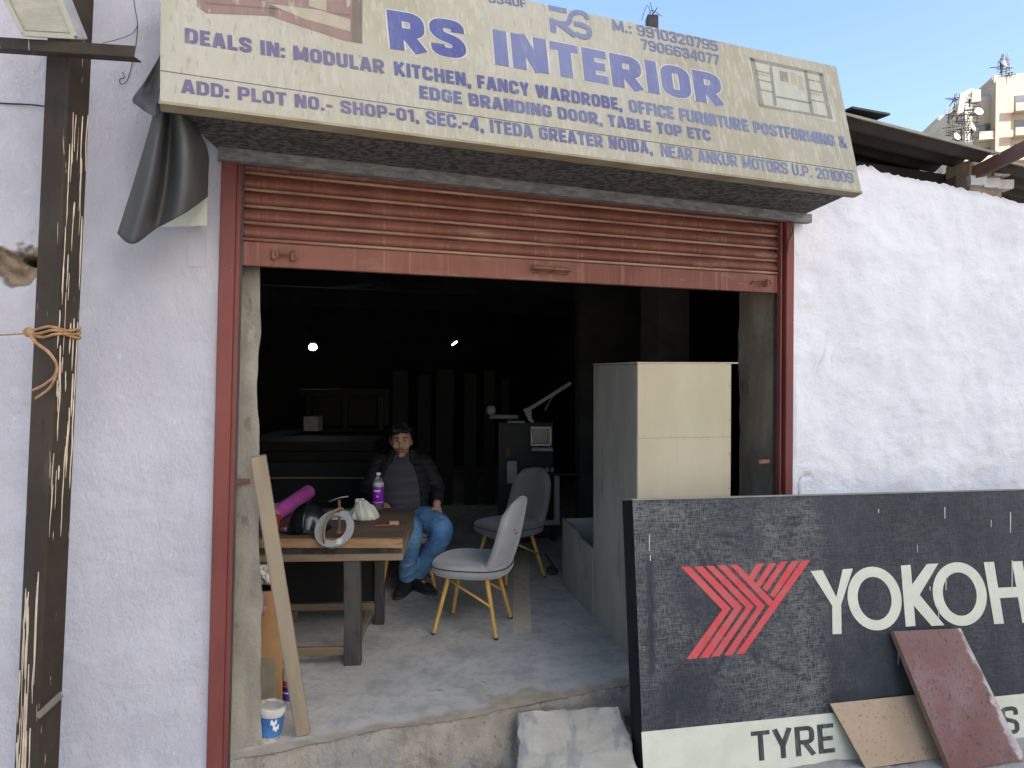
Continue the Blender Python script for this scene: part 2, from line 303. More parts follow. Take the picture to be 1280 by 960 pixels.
m_corr = mat('asbestos_sheet', (.06, .048, .041), (.085, .07, .06), 6, rough=.85, layers=[((.06, .05, .045), 3, I3, .5, .7, .6)])
m_corre = mat('sheet_cut_edge', (.33, .30, .23), (.25, .23, .185), 10, rough=.9)
m_beam = mat('rust_beam', (.105, .055, .042), (.15, .085, .065), 8, rough=.75)
m_brick = mat('whitewashed_brick', (.66, .64, .62), (.55, .52, .49), 20, rough=.9, bump=.5, bscale=50, bdist=.006, layers=[((.3, .17, .12), 18, I3, .68, .74, .7)])
m_mort = mat('old_mortar', (.24, .18, .13), (.31, .25, .19), 12, rough=.95, bump=.5, bscale=30)
m_apt = mat('apartment_cream', (.31, .27, .205), (.35, .31, .245), .3, rough=.85)
m_aptw = mat('apartment_white', (.34, .33, .30), (.31, .30, .275), .3, rough=.85)
m_aptp = mat('apartment_pink', (.30, .235, .195), (.33, .265, .225), .3, rough=.85)
m_glass = mat('window_dark', (.06, .07, .085), (.10, .11, .12), .6, rough=.15, spec=.6)
m_led = mat('lit_bulb', (.9, .95, 1), rough=.4, emit=((.85, .95, 1), 9))
m_pink = mat('pink_film', (.42, .07, .33), (.5, .11, .42), 14, (1, 1, 1), rough=.38, spec=.5)
m_card = mat('cardboard_core', (.34, .25, .16), (.4, .3, .2), 12, rough=.9)
m_helm = mat('black_hard_plastic', (.012, .013, .015), rough=.24, spec=.6)
m_tape = mat('grey_edge_tape', (.32, .33, .32), (.37, .38, .37), 20, rough=.5)
m_clamp = mat('old_brass_iron', (.16, .12, .07), (.24, .19, .11), 20, rough=.55, metal=.4)
m_cloth = mat('offwhite_cloth', (.50, .50, .43), (.58, .58, .51), 20, rough=.95, bump=.5, bscale=40, bdist=.01)
m_clear = mat('clear_plastic', (.86, .88, .90), rough=.08, trans=.9, spec=.5)
m_purp = mat('purple_label', (.20, .012, .34), (.26, .02, .42), 10, rough=.4)
m_paper = mat('pale_paper', (.56, .58, .66), (.64, .65, .7), 10, rough=.7)
m_redb = mat('red_plastic', (.45, .05, .035), rough=.45)
m_buck = mat('dirty_white_plastic', (.55, .52, .46), (.44, .385, .30), 12, rough=.5, layers=[((.27, .20, .13), 26, I3, .52, .66, .7)])
m_blue = mat('blue_label', (.03, .10, .28), (.05, .17, .38), 10, rough=.45)
m_obrd = mat('orange_brown_board', (.32, .17, .065), (.38, .21, .09), 3, rough=.7, layers=[((.2, .14, .08), 10, I3, .66, .75, .6)])
m_gbrd = mat('drab_board', (.19, .165, .115), (.23, .2, .14), 12, rough=.85)
m_rag = mat('dull_red_rag', (.26, .10, .09), (.33, .15, .13), 18, rough=.95, bump=.5, bscale=40, bdist=.01)
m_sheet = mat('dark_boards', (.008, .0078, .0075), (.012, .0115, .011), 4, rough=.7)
m_sheety = mat('yellow_edge_board', (.22, .18, .09), rough=.8)
m_sheetg = mat('green_grey_board', (.018, .025, .023), rough=.8)
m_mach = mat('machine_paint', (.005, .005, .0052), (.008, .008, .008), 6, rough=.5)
m_lite = mat('light_machine_paint', (.20, .21, .22), (.25, .26, .27), 6, rough=.45)
m_screen = mat('dark_screen', (.015, .016, .018), rough=.2, spec=.5)

# ------------------------------------------------------------------ ground, floor, threshold
GZ = -0.28
def gfn(u, v):
    x, y = (u - .5) * 10 + .8, (v - .5) * 8 + 1.2
    e = min(u, 1 - u, v, 1 - v) * 8; e = min(1, e)
    return Vector((x, y, GZ + (.014 * FB((x, y, 0), 1.6) + .012 * N((x, y, 0), 9)) * e + .004))
MB().poly([(-1500, -1500, GZ), (1500, -1500, GZ), (1500, 1500, GZ), (-1500, 1500, GZ)]).build('ground', m_ground, kind='structure')
MB().grid(gfn, 170, 140).build('street', m_ground, smooth=True, kind='structure')
def edge_t(s): return .035 * N((s, 0, 0), 2.3, 4) + .02 * N((s, 0, 0), 9, 1) + .02
def edge_mud_dim(s, d):  # mud along the front edge, also mixed in to tone down bright light there
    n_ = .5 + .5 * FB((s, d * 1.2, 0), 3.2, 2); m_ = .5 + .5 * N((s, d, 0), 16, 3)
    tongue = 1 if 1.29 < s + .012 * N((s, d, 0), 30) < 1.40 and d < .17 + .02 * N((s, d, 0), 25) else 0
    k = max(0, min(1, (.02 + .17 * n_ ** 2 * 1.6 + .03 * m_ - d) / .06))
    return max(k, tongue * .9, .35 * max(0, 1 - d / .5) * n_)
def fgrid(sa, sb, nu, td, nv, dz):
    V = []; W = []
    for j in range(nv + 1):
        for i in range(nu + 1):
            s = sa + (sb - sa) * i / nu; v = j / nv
            d = td * v; e = edge_t(s); V.append(f2w(s, e + (td - e) * v, (-.004 * (1 - v) ** 4 * (1 + N((s, 0, 0), 7))) * dz)); W.append(edge_mud_dim(s, d))
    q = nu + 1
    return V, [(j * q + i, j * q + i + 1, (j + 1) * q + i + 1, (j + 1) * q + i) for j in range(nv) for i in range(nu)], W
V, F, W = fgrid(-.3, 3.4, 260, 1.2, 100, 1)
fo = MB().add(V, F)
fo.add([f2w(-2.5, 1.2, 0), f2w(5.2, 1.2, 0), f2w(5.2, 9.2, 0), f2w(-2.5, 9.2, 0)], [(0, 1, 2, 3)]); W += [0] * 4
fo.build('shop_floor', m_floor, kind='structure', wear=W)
def thfn(u, v):
    s = -.12 + 3.36 * u
    t = .25 - .62 * v
    e = edge_t(s)
    k = max(0.0, min(1.0, (e + .015 - t) / .12))
    k = k * k * (3 - 2 * k)
    z = -.007 + (GZ + .03) * k + (.022 * FB((s, t, 0), 6) + .018 * N((s, t, 0), 22) + .012 * N((s, t, 0), 48)) * (1 if k > .02 else .15) - .22 * max(0, -t - .16) * .4
    if k < .02: z = min(z, -.005)
    return f2w(s, t - .05 * k * N((s, z, 3), 5) - .034 * k * FB((s, z, 1), 13) - .016 * k * abs(N((s, z, 2), 34)), z)
MB().grid(thfn, 260, 60).build('threshold', m_thr, smooth=True, kind='structure')
# trowelled strips of newer cement in the floor
pm = MB()
for poly in ([(642, 690), (661, 688), (664, 790), (641, 792)],):
    pm.poly([onz(x, y, .004) for x, y in poly])
pm.build('floor_patch', m_patch, kind='structure')

# ------------------------------------------------------------------ unseen block added across the street to shade the shopfront
SHD = 22.0
sh_c = Vector((1.2 + SHD * math.cos(R(SUN_AZ)), 3.0 + SHD * math.sin(R(SUN_AZ)), 0)); sh_h = SHD * math.tan(R(SUN_EL)) + 4.6
opp = thing('added_shade_block', 'unseen plain block added across the street to keep the shopfront in shade', 'building', (sh_c.x, sh_c.y, GZ), R(SUN_AZ + 90))
m_opp = mat('opposite_plaster', (.50, .46, .40), (.56, .52, .46), .4, rough=.9)
MB().box((0, 0, sh_h / 2), (12.5, 5.0, sh_h)).build('wall', m_opp, opp, world=False)
for fz in range(int(sh_h / 3.2)):
    for fx0 in (-5, -1.7, 1.7, 5): MB().box((fx0, 2.5, 1.9 + 3.2 * fz), (1.4, .10, 1.4)).build('window', mat('opposite_glass', (.08, .09, .1), rough=.2) if fz + fx0 == -5 else bpy.data.materials['opposite_glass'], opp, world=False)
MB().box((0, 0, sh_h + .08), (12.9, 5.4, .16)).build('roof', m_opp, opp, world=False)

# ------------------------------------------------------------------ the shop building
shop = thing('shop_building', 'whitewashed shop with a wide open doorway under a half raised red shutter', 'building', F0, PSI)
def locbuild(mb, *a, **k): return mb.build(*a, world=False, **k)
# left front wall, with a hole knocked through the plaster
hole = fl(10, 330); 
def wallL():
    s0, s1, z0, z1 = -2.3, -.035, GZ - .05, 3.7; V = []; W = []
    def axis(a, b, c, d, fine, coarse):
        o = [a]
        while o[-1] < b: o.append(o[-1] + (fine if c < o[-1] < d else coarse))
        return o[:-1] + [b]
    SS = axis(s0, s1, hole.x - .2, hole.x + .2, .005, .014); ZZ = axis(z0, z1, hole.z - .13, hole.z + .13, .005, .014); nu, nv = len(SS) - 1, len(ZZ) - 1
    for j in range(nv + 1):
        for i in range(nu + 1):
            s = SS[i]; z = ZZ[j]
            if i == nu: s = s1 + .06 * max(0, min(1, z / 2.6)) 
            t = .010 * FB((s, 0, z), 1.7) + .006 * N((s, 0, z), 6, 3) + .0025 * N((s, 0, z), 15, 5)
            dx, dz = (s - hole.x) / .17, (z - hole.z - .01) / .072
            r = math.sqrt(dx * dx + dz * dz) + .55 * FB((s, 1, z), 7, 2)
            dz2 = (z - hole.z - .03 + .02 * dx) / .024
            r2 = math.sqrt(((s - hole.x - .13) / .09) ** 2 + dz2 * dz2) + .25 * N((s, 1, z), 16, 2)
            k = max(0, min(1, (1.05 - r) / .10)); k2 = max(0, min(1, (1.05 - r2) / .2))
            t += .05 * k * (1 + .8 * N((s, 2, z), 18)) + .17 * k2
            V.append((s, t, z)); W.append(max(k, k2))
    q = nu + 1
    F = [(j * q + i, j * q + i + 1, (j + 1) * q + i + 1, (j + 1) * q + i) for j in range(nv) for i in range(nu)]
    return V, F, W
V, F, W = wallL()
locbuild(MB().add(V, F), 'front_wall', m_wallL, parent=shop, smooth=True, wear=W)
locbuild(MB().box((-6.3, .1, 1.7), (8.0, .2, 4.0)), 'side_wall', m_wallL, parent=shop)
# plastered jambs
def roughbox(c, d, amp, sc, cell=.03, seed=0.0, M=None):
    mb = MB(); n = [max(1, int(q / cell)) for q in d]; c = Vector(c)
    for ax in range(3):
        a, b = [i for i in range(3) if i != ax]
        for sg in (-1, 1):
            def fn(u, v):
                p = Vector((0, 0, 0)); p[ax] = sg * d[ax] / 2; p[a] = (u - .5) * d[a]; p[b] = (v - .5) * d[b]
                p = c + p; q = Vector((N(p, sc, 1 + seed), N(p, sc, 5 + seed), N(p, sc, 9 + seed) * .4)) * amp + Vector((N(p, sc * 3.3, 2 + seed), N(p, sc * 3.3, 7 + seed), 0)) * amp * .4
                return p + q
            mb.grid(fn, n[a], n[b])
    o = mb
    return o
L1 = fl(333, 400, .1).x; L2 = fl(317, 900, .1).x
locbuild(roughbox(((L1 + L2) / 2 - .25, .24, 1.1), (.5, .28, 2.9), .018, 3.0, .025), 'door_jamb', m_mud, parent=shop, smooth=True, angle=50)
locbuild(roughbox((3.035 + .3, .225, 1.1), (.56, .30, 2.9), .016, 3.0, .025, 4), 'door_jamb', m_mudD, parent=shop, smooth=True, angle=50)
# wall above the door (behind the sign) and the room
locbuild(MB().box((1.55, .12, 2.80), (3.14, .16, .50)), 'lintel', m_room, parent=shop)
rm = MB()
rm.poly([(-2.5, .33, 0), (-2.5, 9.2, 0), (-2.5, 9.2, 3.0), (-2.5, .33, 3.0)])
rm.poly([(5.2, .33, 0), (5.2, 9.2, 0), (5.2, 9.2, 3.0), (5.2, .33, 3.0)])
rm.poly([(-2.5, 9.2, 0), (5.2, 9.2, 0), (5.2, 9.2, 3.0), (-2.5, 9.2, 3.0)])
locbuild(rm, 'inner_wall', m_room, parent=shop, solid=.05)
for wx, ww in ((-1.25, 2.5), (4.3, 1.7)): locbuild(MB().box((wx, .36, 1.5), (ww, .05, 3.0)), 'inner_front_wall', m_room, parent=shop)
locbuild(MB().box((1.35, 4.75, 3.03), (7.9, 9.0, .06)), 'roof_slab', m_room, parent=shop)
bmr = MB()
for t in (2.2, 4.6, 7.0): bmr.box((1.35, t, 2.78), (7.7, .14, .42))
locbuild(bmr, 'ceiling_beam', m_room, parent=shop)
# steel door frame with guide channels
fr = MB()
a, b = fl(277, 196), fl(258, 962)
def fx(z): return b.x + (a.x - b.x) * (z - b.z) / (a.z - b.z)
for off, wd, t0, t1 in ((0.0, .062, -.022, .03), (.062, .022, -.004, .05)):
    fr.add([(fx(z) + off + dx, t, z) for z in (GZ, 2.62) for dx, t in ((0, t0), (wd, t0), (wd, t1), (0, t1))], [(0, 1, 2, 3), (4, 5, 6, 7), (0, 1, 5, 4), (1, 2, 6, 5), (2, 3, 7, 6), (3, 0, 4, 7)])
locbuild(fr, 'shutter_frame', m_red, parent=shop, bevel=.004)
fr = MB()
xr = 3.062
fr.box((xr + .028, -.0, 1.17), (.056, .05, 2.9)); fr.box((xr - .024, .02, 1.17), (.012, .06, 2.9))
locbuild(fr, 'shutter_frame', m_red, parent=shop, bevel=.004)
gl = MB(); gl.add([(fx(z) + .084 + dx, t, z) for z in (GZ, 2.62) for dx, t in ((0, .0), (.010, .0), (.010, .07), (0, .07))], [(0, 1, 2, 3), (4, 5, 6, 7), (0, 1, 5, 4), (1, 2, 6, 5), (2, 3, 7, 6), (3, 0, 4, 7)]); locbuild(gl, 'guide_channel', m_dark, parent=shop)
for gx, gy, gw in ((3.040, .03, .02),): locbuild(MB().box((gx, gy, 1.17), (gw, .025, 2.9)), 'guide_channel', m_dark, parent=shop)
# rolling shutter: interlocked curved slats, bottom rail
sh0, sh1, zb = .074, 3.034, 2.140
pitch = .0715
prof = []
z = zb + .112
slat = MB(); lips = MB()
for k in range(5):
    n = 8
    pr = [(.040 - .022 * math.sin(math.pi * (i / n) ** .8), z + .011 + (pitch - .020) * i / n) for i in range(n + 1)]
    for (t0, z0), (t1, z1) in zip(pr[:-1], pr[1:]):
        slat.add([(sh0, t0, z0), (sh1, t0, z0), (sh1, t1, z1), (sh0, t1, z1)], [(0, 1, 2, 3)])
    lips.tube([(sh0, .020, z + .004), ((sh0 + sh1) / 2, .020, z + .002), (sh1, .020, z + .004)], .0068, 8)
    slat.add([(sh0, .052, z - .012), (sh1, .052, z - .012), (sh1, .052, z + .014), (sh0, .052, z + .014)], [(0, 1, 2, 3)])
    z += pitch
shutter = locbuild(slat, 'rolling_shutter', m_shut, parent=shop, solid=.002)
locbuild(lips, 'slat_lip', m_shutlip, parent=shutter, smooth=True)
rail = MB(); rail.box(((sh0 + sh1) / 2, .022, zb + .052), (sh1 - sh0, .012, .104)); rail.box(((sh0 + sh1) / 2, .028, zb + .003), (sh1 - sh0, .035, .006))
rail = locbuild(rail, 'bottom_rail', m_shut, parent=shutter, bevel=.003)
h = fl(689, 337)
hm = MB(); hm.tube(smoothpath([(h.x - .10, .012, h.z + .004), (h.x - .095, -.012, h.z + .004), (h.x - .08, -.022, h.z + .004), (h.x + .08, -.022, h.z + .001), (h.x + .095, -.012, h.z + .001), (h.x + .10, .012, h.z + .001)], 4), .010, 10)
hm.box((h.x, .012, h.z + .002), (.20, .012, .042))
locbuild(hm, 'pull_handle', m_rust, parent=shutter, smooth=True, angle=40)
def staple(px, py, nm='lock_staple'):
    q = fl(px, py); sm = MB(); sm.box((q.x, -.002, q.z), (.012, .045, .042)); sm.tube(smoothpath([(q.x - .004, -.02, q.z + .018), (q.x + .012, -.026, q.z + .01), (q.x + .014, -.026, q.z - .012), (q.x - .002, -.02, q.z - .02)], 4), .006, 8)
    locbuild(sm, nm, m_rust, parent=shutter, smooth=True, angle=40)
staple(341, 318); staple(365, 320); staple(957, 354)
bt = MB(); q0, q1 = fl(340, 317), fl(364, 319); bt.tube([(q0.x, -.006, q0.z), (q1.x, -.006, q1.z)], .004, 8); locbuild(bt, 'lock_bolt', m_rust, parent=shutter)
q0, q1 = fl(940, 352), fl(955, 352); bt = MB(); bt.tube([(q0.x, .012, q0.z - .012), (q0.x, -.004, q0.z - .01), (q0.x, -.006, q0.z + .004), (q1.x, -.006, q1.z + .004)], .004, 8); locbuild(bt, 'lock_bolt', m_rust, parent=shutter)
# rusty flat hinge irons let into the jambs
for px, py, t, dx in ((303, 602, .075, .06), (955, 577, .03, .08)):
    q = fl(px, py, t); locbuild(MB().box((q.x, t, q.z), (dx, .012, .022)), 'iron_strap', m_rust, parent=shop, bevel=.002)
# ceiling fan, bulb, tube lamp
# ------------------------------------------------------------------ sign box over the door
BL, BR = onz(200, 127, 2.62), onz(1077, 240, 2.615)
U = (BR - BL).normalized(); best = None
for k in range(0, 260):
    al = R(k / 10); Vv = (Vector((0, 0, 1)) * math.cos(al) + INN * math.sin(al)); Vv = (Vv - U * Vv.dot(U)).normalized(); nn = U.cross(Vv)
    q = hit(1045, 83, BL, nn) - BL; e = abs(q.dot(U) - (BR - BL).length)
    if best is None or e < best[0]: best = (e, Vv, nn, q.dot(Vv))
_, SV, SN, SH = best
if SN.dot(INN) > 0: SN = -SN
SW = (BR - BL).length
def sp(x, y, off=.004): return hit(x, y, BL, SN) + SN * off
sgn = thing('shop_signboard', 'long cream shop sign box with blue lettering paled by fading and painted sky glare mounted above the red shutter', 'signboard', f2w(0, 0, 2.62))
TL, TR = BL + SV * SH, BR + SV * SH
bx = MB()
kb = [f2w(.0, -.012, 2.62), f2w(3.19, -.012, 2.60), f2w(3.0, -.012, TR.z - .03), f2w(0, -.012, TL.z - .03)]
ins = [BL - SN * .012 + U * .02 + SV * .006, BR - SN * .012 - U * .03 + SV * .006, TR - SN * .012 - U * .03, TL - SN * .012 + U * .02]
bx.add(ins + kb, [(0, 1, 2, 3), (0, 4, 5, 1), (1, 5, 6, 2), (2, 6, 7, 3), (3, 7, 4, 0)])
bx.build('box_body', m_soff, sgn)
MB().add([BL, BR, TR, TL] + [p - SN * .009 for p in (BL, BR, TR, TL)], [(0, 1, 2, 3), (4, 5, 6, 7), (0, 1, 5, 4), (1, 2, 6, 5), (2, 3, 7, 6), (3, 0, 4, 7)]).build('face_panel', m_flex, sgn)
lip = MB(); lip.bar(BL - SN * .02 - SV * .004, BR - SN * .02 - SV * .004, .05, .011, up=SV); lip.build('bottom_trim', m_flexedge, sgn)
lip = MB(); lip.bar(BL - SN * .052 + SV * .006, BR - SN * .052 + SV * .006, .012, .022, up=SV); lip.build('frame_rail', m_dark, sgn)
ls = MB(); ls.bar(f2w(0, -.03, 2.595), f2w(3.22, -.03, 2.575), .05, .05); ls.build('rear_batten', m_lint, sgn)
# lettering
def rounded(pts, r, closed=False):
    if r <= 0: return pts
    out = []; n = len(pts)
    for i, p in enumerate(pts):
        if not closed and i in (0, n - 1): out.append(p); continue
        a, b_ = Vector(pts[i - 1]), Vector(pts[(i + 1) % n]); p = Vector(p)
        ra = min(r, (a - p).length * .5); rb = min(r, (b_ - p).length * .5)
        A, B = p + (a - p).normalized() * ra, p + (b_ - p).normalized() * rb
        for k in range(6):
            t = k / 5; out.append(tuple(A * (1 - t) ** 2 + p * 2 * t * (1 - t) + B * t * t))
    o2 = [out[0]]
    for q in out[1:]:
        if (Vector(q) - Vector(o2[-1])).length > 1e-3: o2.append(q)
    if closed and (Vector(o2[0]) - Vector(o2[-1])).length < 1e-3: o2.pop()
    return o2
def ribbon2(pts, h, closed=False):
    P = [Vector(p) for p in pts]; n = len(P); L_ = []
    for i in range(n):
        if closed: d0, d1 = P[i] - P[i - 1], P[(i + 1) % n] - P[i]
        else: d0 = P[i] - P[max(i - 1, 0)] if i else P[1] - P[0]; d1 = P[min(i + 1, n - 1)] - P[i] if i < n - 1 else d0
        d0, d1 = d0.normalized(), d1.normalized(); n0, n1 = Vector((-d0.y, d0.x)), Vector((-d1.y, d1.x))
        m = (n0 + n1); m = m.normalized() if m.length > .2 else n0; k = h / max(.45, m.dot(n0)); L_ += [P[i] + m * k, P[i] - m * k]
    F_ = [(2 * i, 2 * i + 1, 2 * ((i + 1) % n) + 1, 2 * ((i + 1) % n)) for i in range(n if closed else n - 1)]
    return L_, F_
def glyph(ch, h):                                   # condensed sign-writer's capitals, drawn as strokes
    W = .56 + max(0, h - .095) * 2.6; L_, R_, B_, T_, M_ = h, W - h, h, 1 - h, .5; r = .17
    O = lambda pts, rr=r: (rounded(pts, rr), False)
    S = lambda *pts: (list(pts), False)
    stem = S((L_, 0), (L_, 1)); rst = S((R_, 0), (R_, 1))
    if ch == 'A': return W + .04, [S((h * .9, 0), (W / 2 - .01, 1)), S((W + .04 - h * .9, 0), (W / 2 + .05, 1)), S((.14, .27), (W - .10, .27))]
    if ch == 'B': return W, [stem, O([(0, T_), (R_ - .02, T_), (R_ - .02, .53), (0, .53)], .14), O([(0, .53), (R_, .53), (R_, B_), (0, B_)], .14)]
    if ch == 'C': return W, [O([(R_, .64), (R_, T_), (L_, T_), (L_, B_), (R_, B_), (R_, .36)])]
    if ch == 'D': return W, [stem, O([(0, T_), (R_, T_), (R_, B_), (0, B_)], .2)]
    if ch == 'E': return .48, [stem, S((0, T_), (.48, T_)), S((0, M_), (.44, M_)), S((0, B_), (.48, B_))]
    if ch == 'F': return .46, [stem, S((0, T_), (.46, T_)), S((0, M_ - .02), (.42, M_ - .02))]
    if ch == 'G': return W, [O([(R_, .66), (R_, T_), (L_, T_), (L_, B_), (R_, B_), (R_, .44)]), S((R_ + h, .44), (W * .52, .44))]
    if ch == 'H': return W, [stem, rst, S((0, M_), (W, M_))]
    if ch == 'I': return 2 * h, [stem]
    if ch == 'K': return W + .02, [stem, S((R_ + .03, 1), (L_ + .02, .40)), S((L_ + .10, .58), (R_ + .05, 0))]
    if ch == 'L': return .46, [stem, S((0, B_), (.46, B_))]
    if ch == 'M': return .76, [stem, S((.76 - h, 0), (.76 - h, 1)), S((L_ + .01, 1), (.38, .12)), S((.75 - h, 1), (.38, .12))]
    if ch == 'N': return W + .02, [stem, S((R_ + .02, 0), (R_ + .02, 1)), S((L_ + .02, 1), (R_, 0))]
    if ch in 'O0': return W, [(rounded([(L_, B_), (R_, B_), (R_, T_), (L_, T_)], .19, True), True)]
    if ch == 'P': return W, [stem, O([(0, T_), (R_, T_), (R_, .42), (0, .42)], .15)]
    if ch == 'R': return W + .02, [stem, O([(0, T_), (R_, T_), (R_, .46), (0, .46)], .15), S((W * .46, .46), (R_ + .03, 0))]
    if ch == 'S': return W, [O([(R_, .68), (R_, T_), (L_, T_), (L_, .57), (R_, .43), (R_, B_), (L_, B_), (L_, .32)], .15)]
    if ch == 'T': return .52, [S((0, T_), (.52, T_)), S((.26, 0), (.26, 1))]
    if ch == 'U': return W, [O([(L_, 1), (L_, B_), (R_, B_), (R_, 1)], .19)]
    if ch == 'V': return W, [S((h * .9, 1), (W / 2 - .02, 0)), S((W - h * .9, 1), (W / 2 + .02, 0))]
    if ch == 'W': return .86, [S((h * .9, 1), (.235, 0)), S((.43, 1), (.265, 0)), S((.43, 1), (.595, 0)), S((.86 - h * .9, 1), (.625, 0))]
    if ch == 'Y': return W, [S((h * .9, 1), (W / 2, .40)), S((W - h * .9, 1), (W / 2, .40)), S((W / 2, 0), (W / 2, .47))]
    if ch == '1': return .34, [S((.34 - h, 0), (.34 - h, 1)), S((.0, .80), (.34 - h, .86))]
    if ch == '2': return W, [O([(L_, .66), (L_, T_), (R_, T_), (R_, .56), (L_ + .02, .16)], .15), S((0, B_), (W, B_))]
    if ch == '3': return W, [O([(L_, .68), (L_, T_), (R_, T_), (R_, .52), (W * .35, .52)], .14), O([(W * .35, .52), (R_, .52), (R_, B_), (L_, B_), (L_, .32)], .14)]
    if ch == '4': return W, [S((R_ - .04, 0), (R_ - .04, 1)), S((R_ - .06, 1), (L_ - .02, .30)), S((0, .27), (W, .27))]
    if ch == '5': return W, [S((W - .02, T_), (0, T_)), S((L_, 1), (L_, .48)), O([(L_, .55), (R_, .60), (R_, B_), (L_, B_), (L_, .30)], .15)]
    if ch == '6': return W, [O([(R_, .76), (R_, T_), (L_, T_), (L_, B_), (R_, B_), (R_, .54), (L_, .54)], .15)]
    if ch == '9': return W, [O([(L_, .24), (L_, B_), (R_, B_), (R_, T_), (L_, T_), (L_, .46), (R_, .46)], .15)]
    if ch == '7': return .50, [S((0, T_), (.50, T_)), S((.46, T_), (.16, 0))]
    if ch == ':': return .2, [S((.1, .02), (.1, .22)), S((.1, .50), (.1, .70))]
    if ch == '.': return .2, [S((.1, 0), (.1, .2))]
    if ch == ',': return .2, [S((.1, .02), (.1, .2)), S((.13, .05), (.07, -.14))]
    if ch == '-': return .34, [S((0, .42), (.34, .42))]
    if ch == '&': return .66, [O([(.64, 0), (.12, .72), (.12, .92), (.42, .92), (.42, .68), (.09, .36), (.09, .09), (.42, .09), (.60, .45)], .12)]
    return .26, []
def lettering(body, A, B, top, fn, nrm, m, parent, h=.095, name='lettering', grow=0.0, gap=.075):
    x = 0; items = []
    for ch in body:
        wch, st = glyph(ch, h); items.append((x, st)); x += wch + gap
    tot = x - gap
    a, b_, c = fn(*A), fn(*B), fn(*top)
    u = (b_ - a); Wd = u.length; u.normalize(); up = nrm.cross(u)
    if up.z < 0: up = -up
    hh = (c - a).dot(up); mb = MB(); k = 0
    for x0, st in items:
        for pts, cl in st:
            V, F_ = ribbon2(pts, h + grow, cl); k += 1
            mb.add([a + u * ((v.x + x0) / tot * Wd) + up * (v.y * hh) + nrm * .0001 * (k % 5) for v in V], F_)
    return mb.build(name, m, parent)
sgl = lambda l: (lambda x, y: sp(x, y, l))
lettering('RS', (487.7, 61), (584, 75), (489, 13), sgl(.0016), SN, m_inkB, sgn, .122)
lettering('INTERIOR', (619, 80.5), (906, 133), (618, 37), sgl(.0016), SN, m_inkL2, sgn, .122)
lettering('RS', (487.7, 61), (584, 75), (489, 13), sgl(.0008), SN, m_halo, sgn, .122, 'lettering_outline', .03)
lettering('INTERIOR', (619, 80.5), (906, 133), (618, 37), sgl(.0008), SN, m_halo, sgn, .122, 'lettering_outline', .03)
lettering('DEALS IN: MODULAR', (231, 53.5), (481, 92.5), (232, 35), sgl(.0016), SN, m_inkP, sgn, .11)
lettering('KITCHEN, FANCY WARDROBE,', (493, 94), (778, 138.5), (494, 77), sgl(.0016), SN, m_inkB2, sgn, .11)
lettering('OFFICE FURNITURE POSTFORMING &', (787, 140), (1059, 185.5), (788, 124.5), sgl(.0016), SN, m_inkL, sgn, .105)
lettering('EDGE BRANDING DOOR, TABLE TOP ETC', (524.8, 123), (889, 176.6), (525, 107), sgl(.0016), SN, m_ink, sgn, .11)
lettering('ADD: PLOT NO.- SHOP-01,', (226.7, 116), (524, 153.5), (228, 99), sgl(.0016), SN, m_inkP, sgn, .10)
lettering('SEC.-4, ITEDA GREATER NOIDA,', (533, 155), (816, 193), (533.5, 138.5), sgl(.0016), SN, m_ink, sgn, .10)
lettering('NEAR ANKUR MOTORS U.P. 201009', (827, 195.5), (1067.6, 229.5), (827, 180.5), sgl(.0016), SN, m_inkL, sgn, .082)
lettering('M.: 9910320795', (766.5, 38), (898, 64.5), (766, 24.5), sgl(.0016), SN, m_inkL, sgn, .08)
lettering('7906634077', (802, 61.5), (900, 81.5), (801, 48.5), sgl(.0016), SN, m_inkL, sgn, .08)
lettering('5340F', (611, 3), (658, 10), (611, -8), sgl(.0016), SN, m_ink, sgn, .08)
rl = MB(); rl.bar(sp(199, 88, .001), sp(1068, 214, .001), .003, .0012); rl.build('printed_rule', m_inkP, sgn)
def ribbon(mb, pts, wd, fn):
    P = [fn(*p) for p in pts]
    n = len(P); vs = []
    for i in range(n):
        d = (P[min(i + 1, n - 1)] - P[max(i - 1, 0)]).normalized(); sd_ = SN.cross(d).normalized() * wd / 2; vs += [P[i] + sd_, P[i] - sd_]
    mb.add(vs, [(2 * i, 2 * i + 1, 2 * i + 3, 2 * i + 2) for i in range(n - 1)])
lg = MB(); zz = lambda l: [(480 + x / 4.571, y / 4.571) for x, y in l]
def sm2(l, k=6): return [(p.x, p.y) for p in smoothpath([(x, y, 0) for x, y in l], k)]
ribbon(lg, zz([(940, 43), (1043, 64)]), .026, sgl(.0016))
ribbon(lg, zz([(965, 108), (967, 186)]), .030, sgl(.0018))
ribbon(lg, zz(sm2([(945, 118), (1020, 136), (1055, 128), (1066, 95), (1095, 72), (1140, 78), (1166, 115)])), .024, sgl(.0020))
ribbon(lg, zz([(1000, 135), (1095, 208)]), .030, sgl(.0022))
ribbon(lg, zz(sm2([(1085, 135), (1130, 145), (1170, 168), (1168, 205), (1135, 211), (1095, 192)])), .026, sgl(.0024))
lg.build('emblem', m_inkL, sgn)
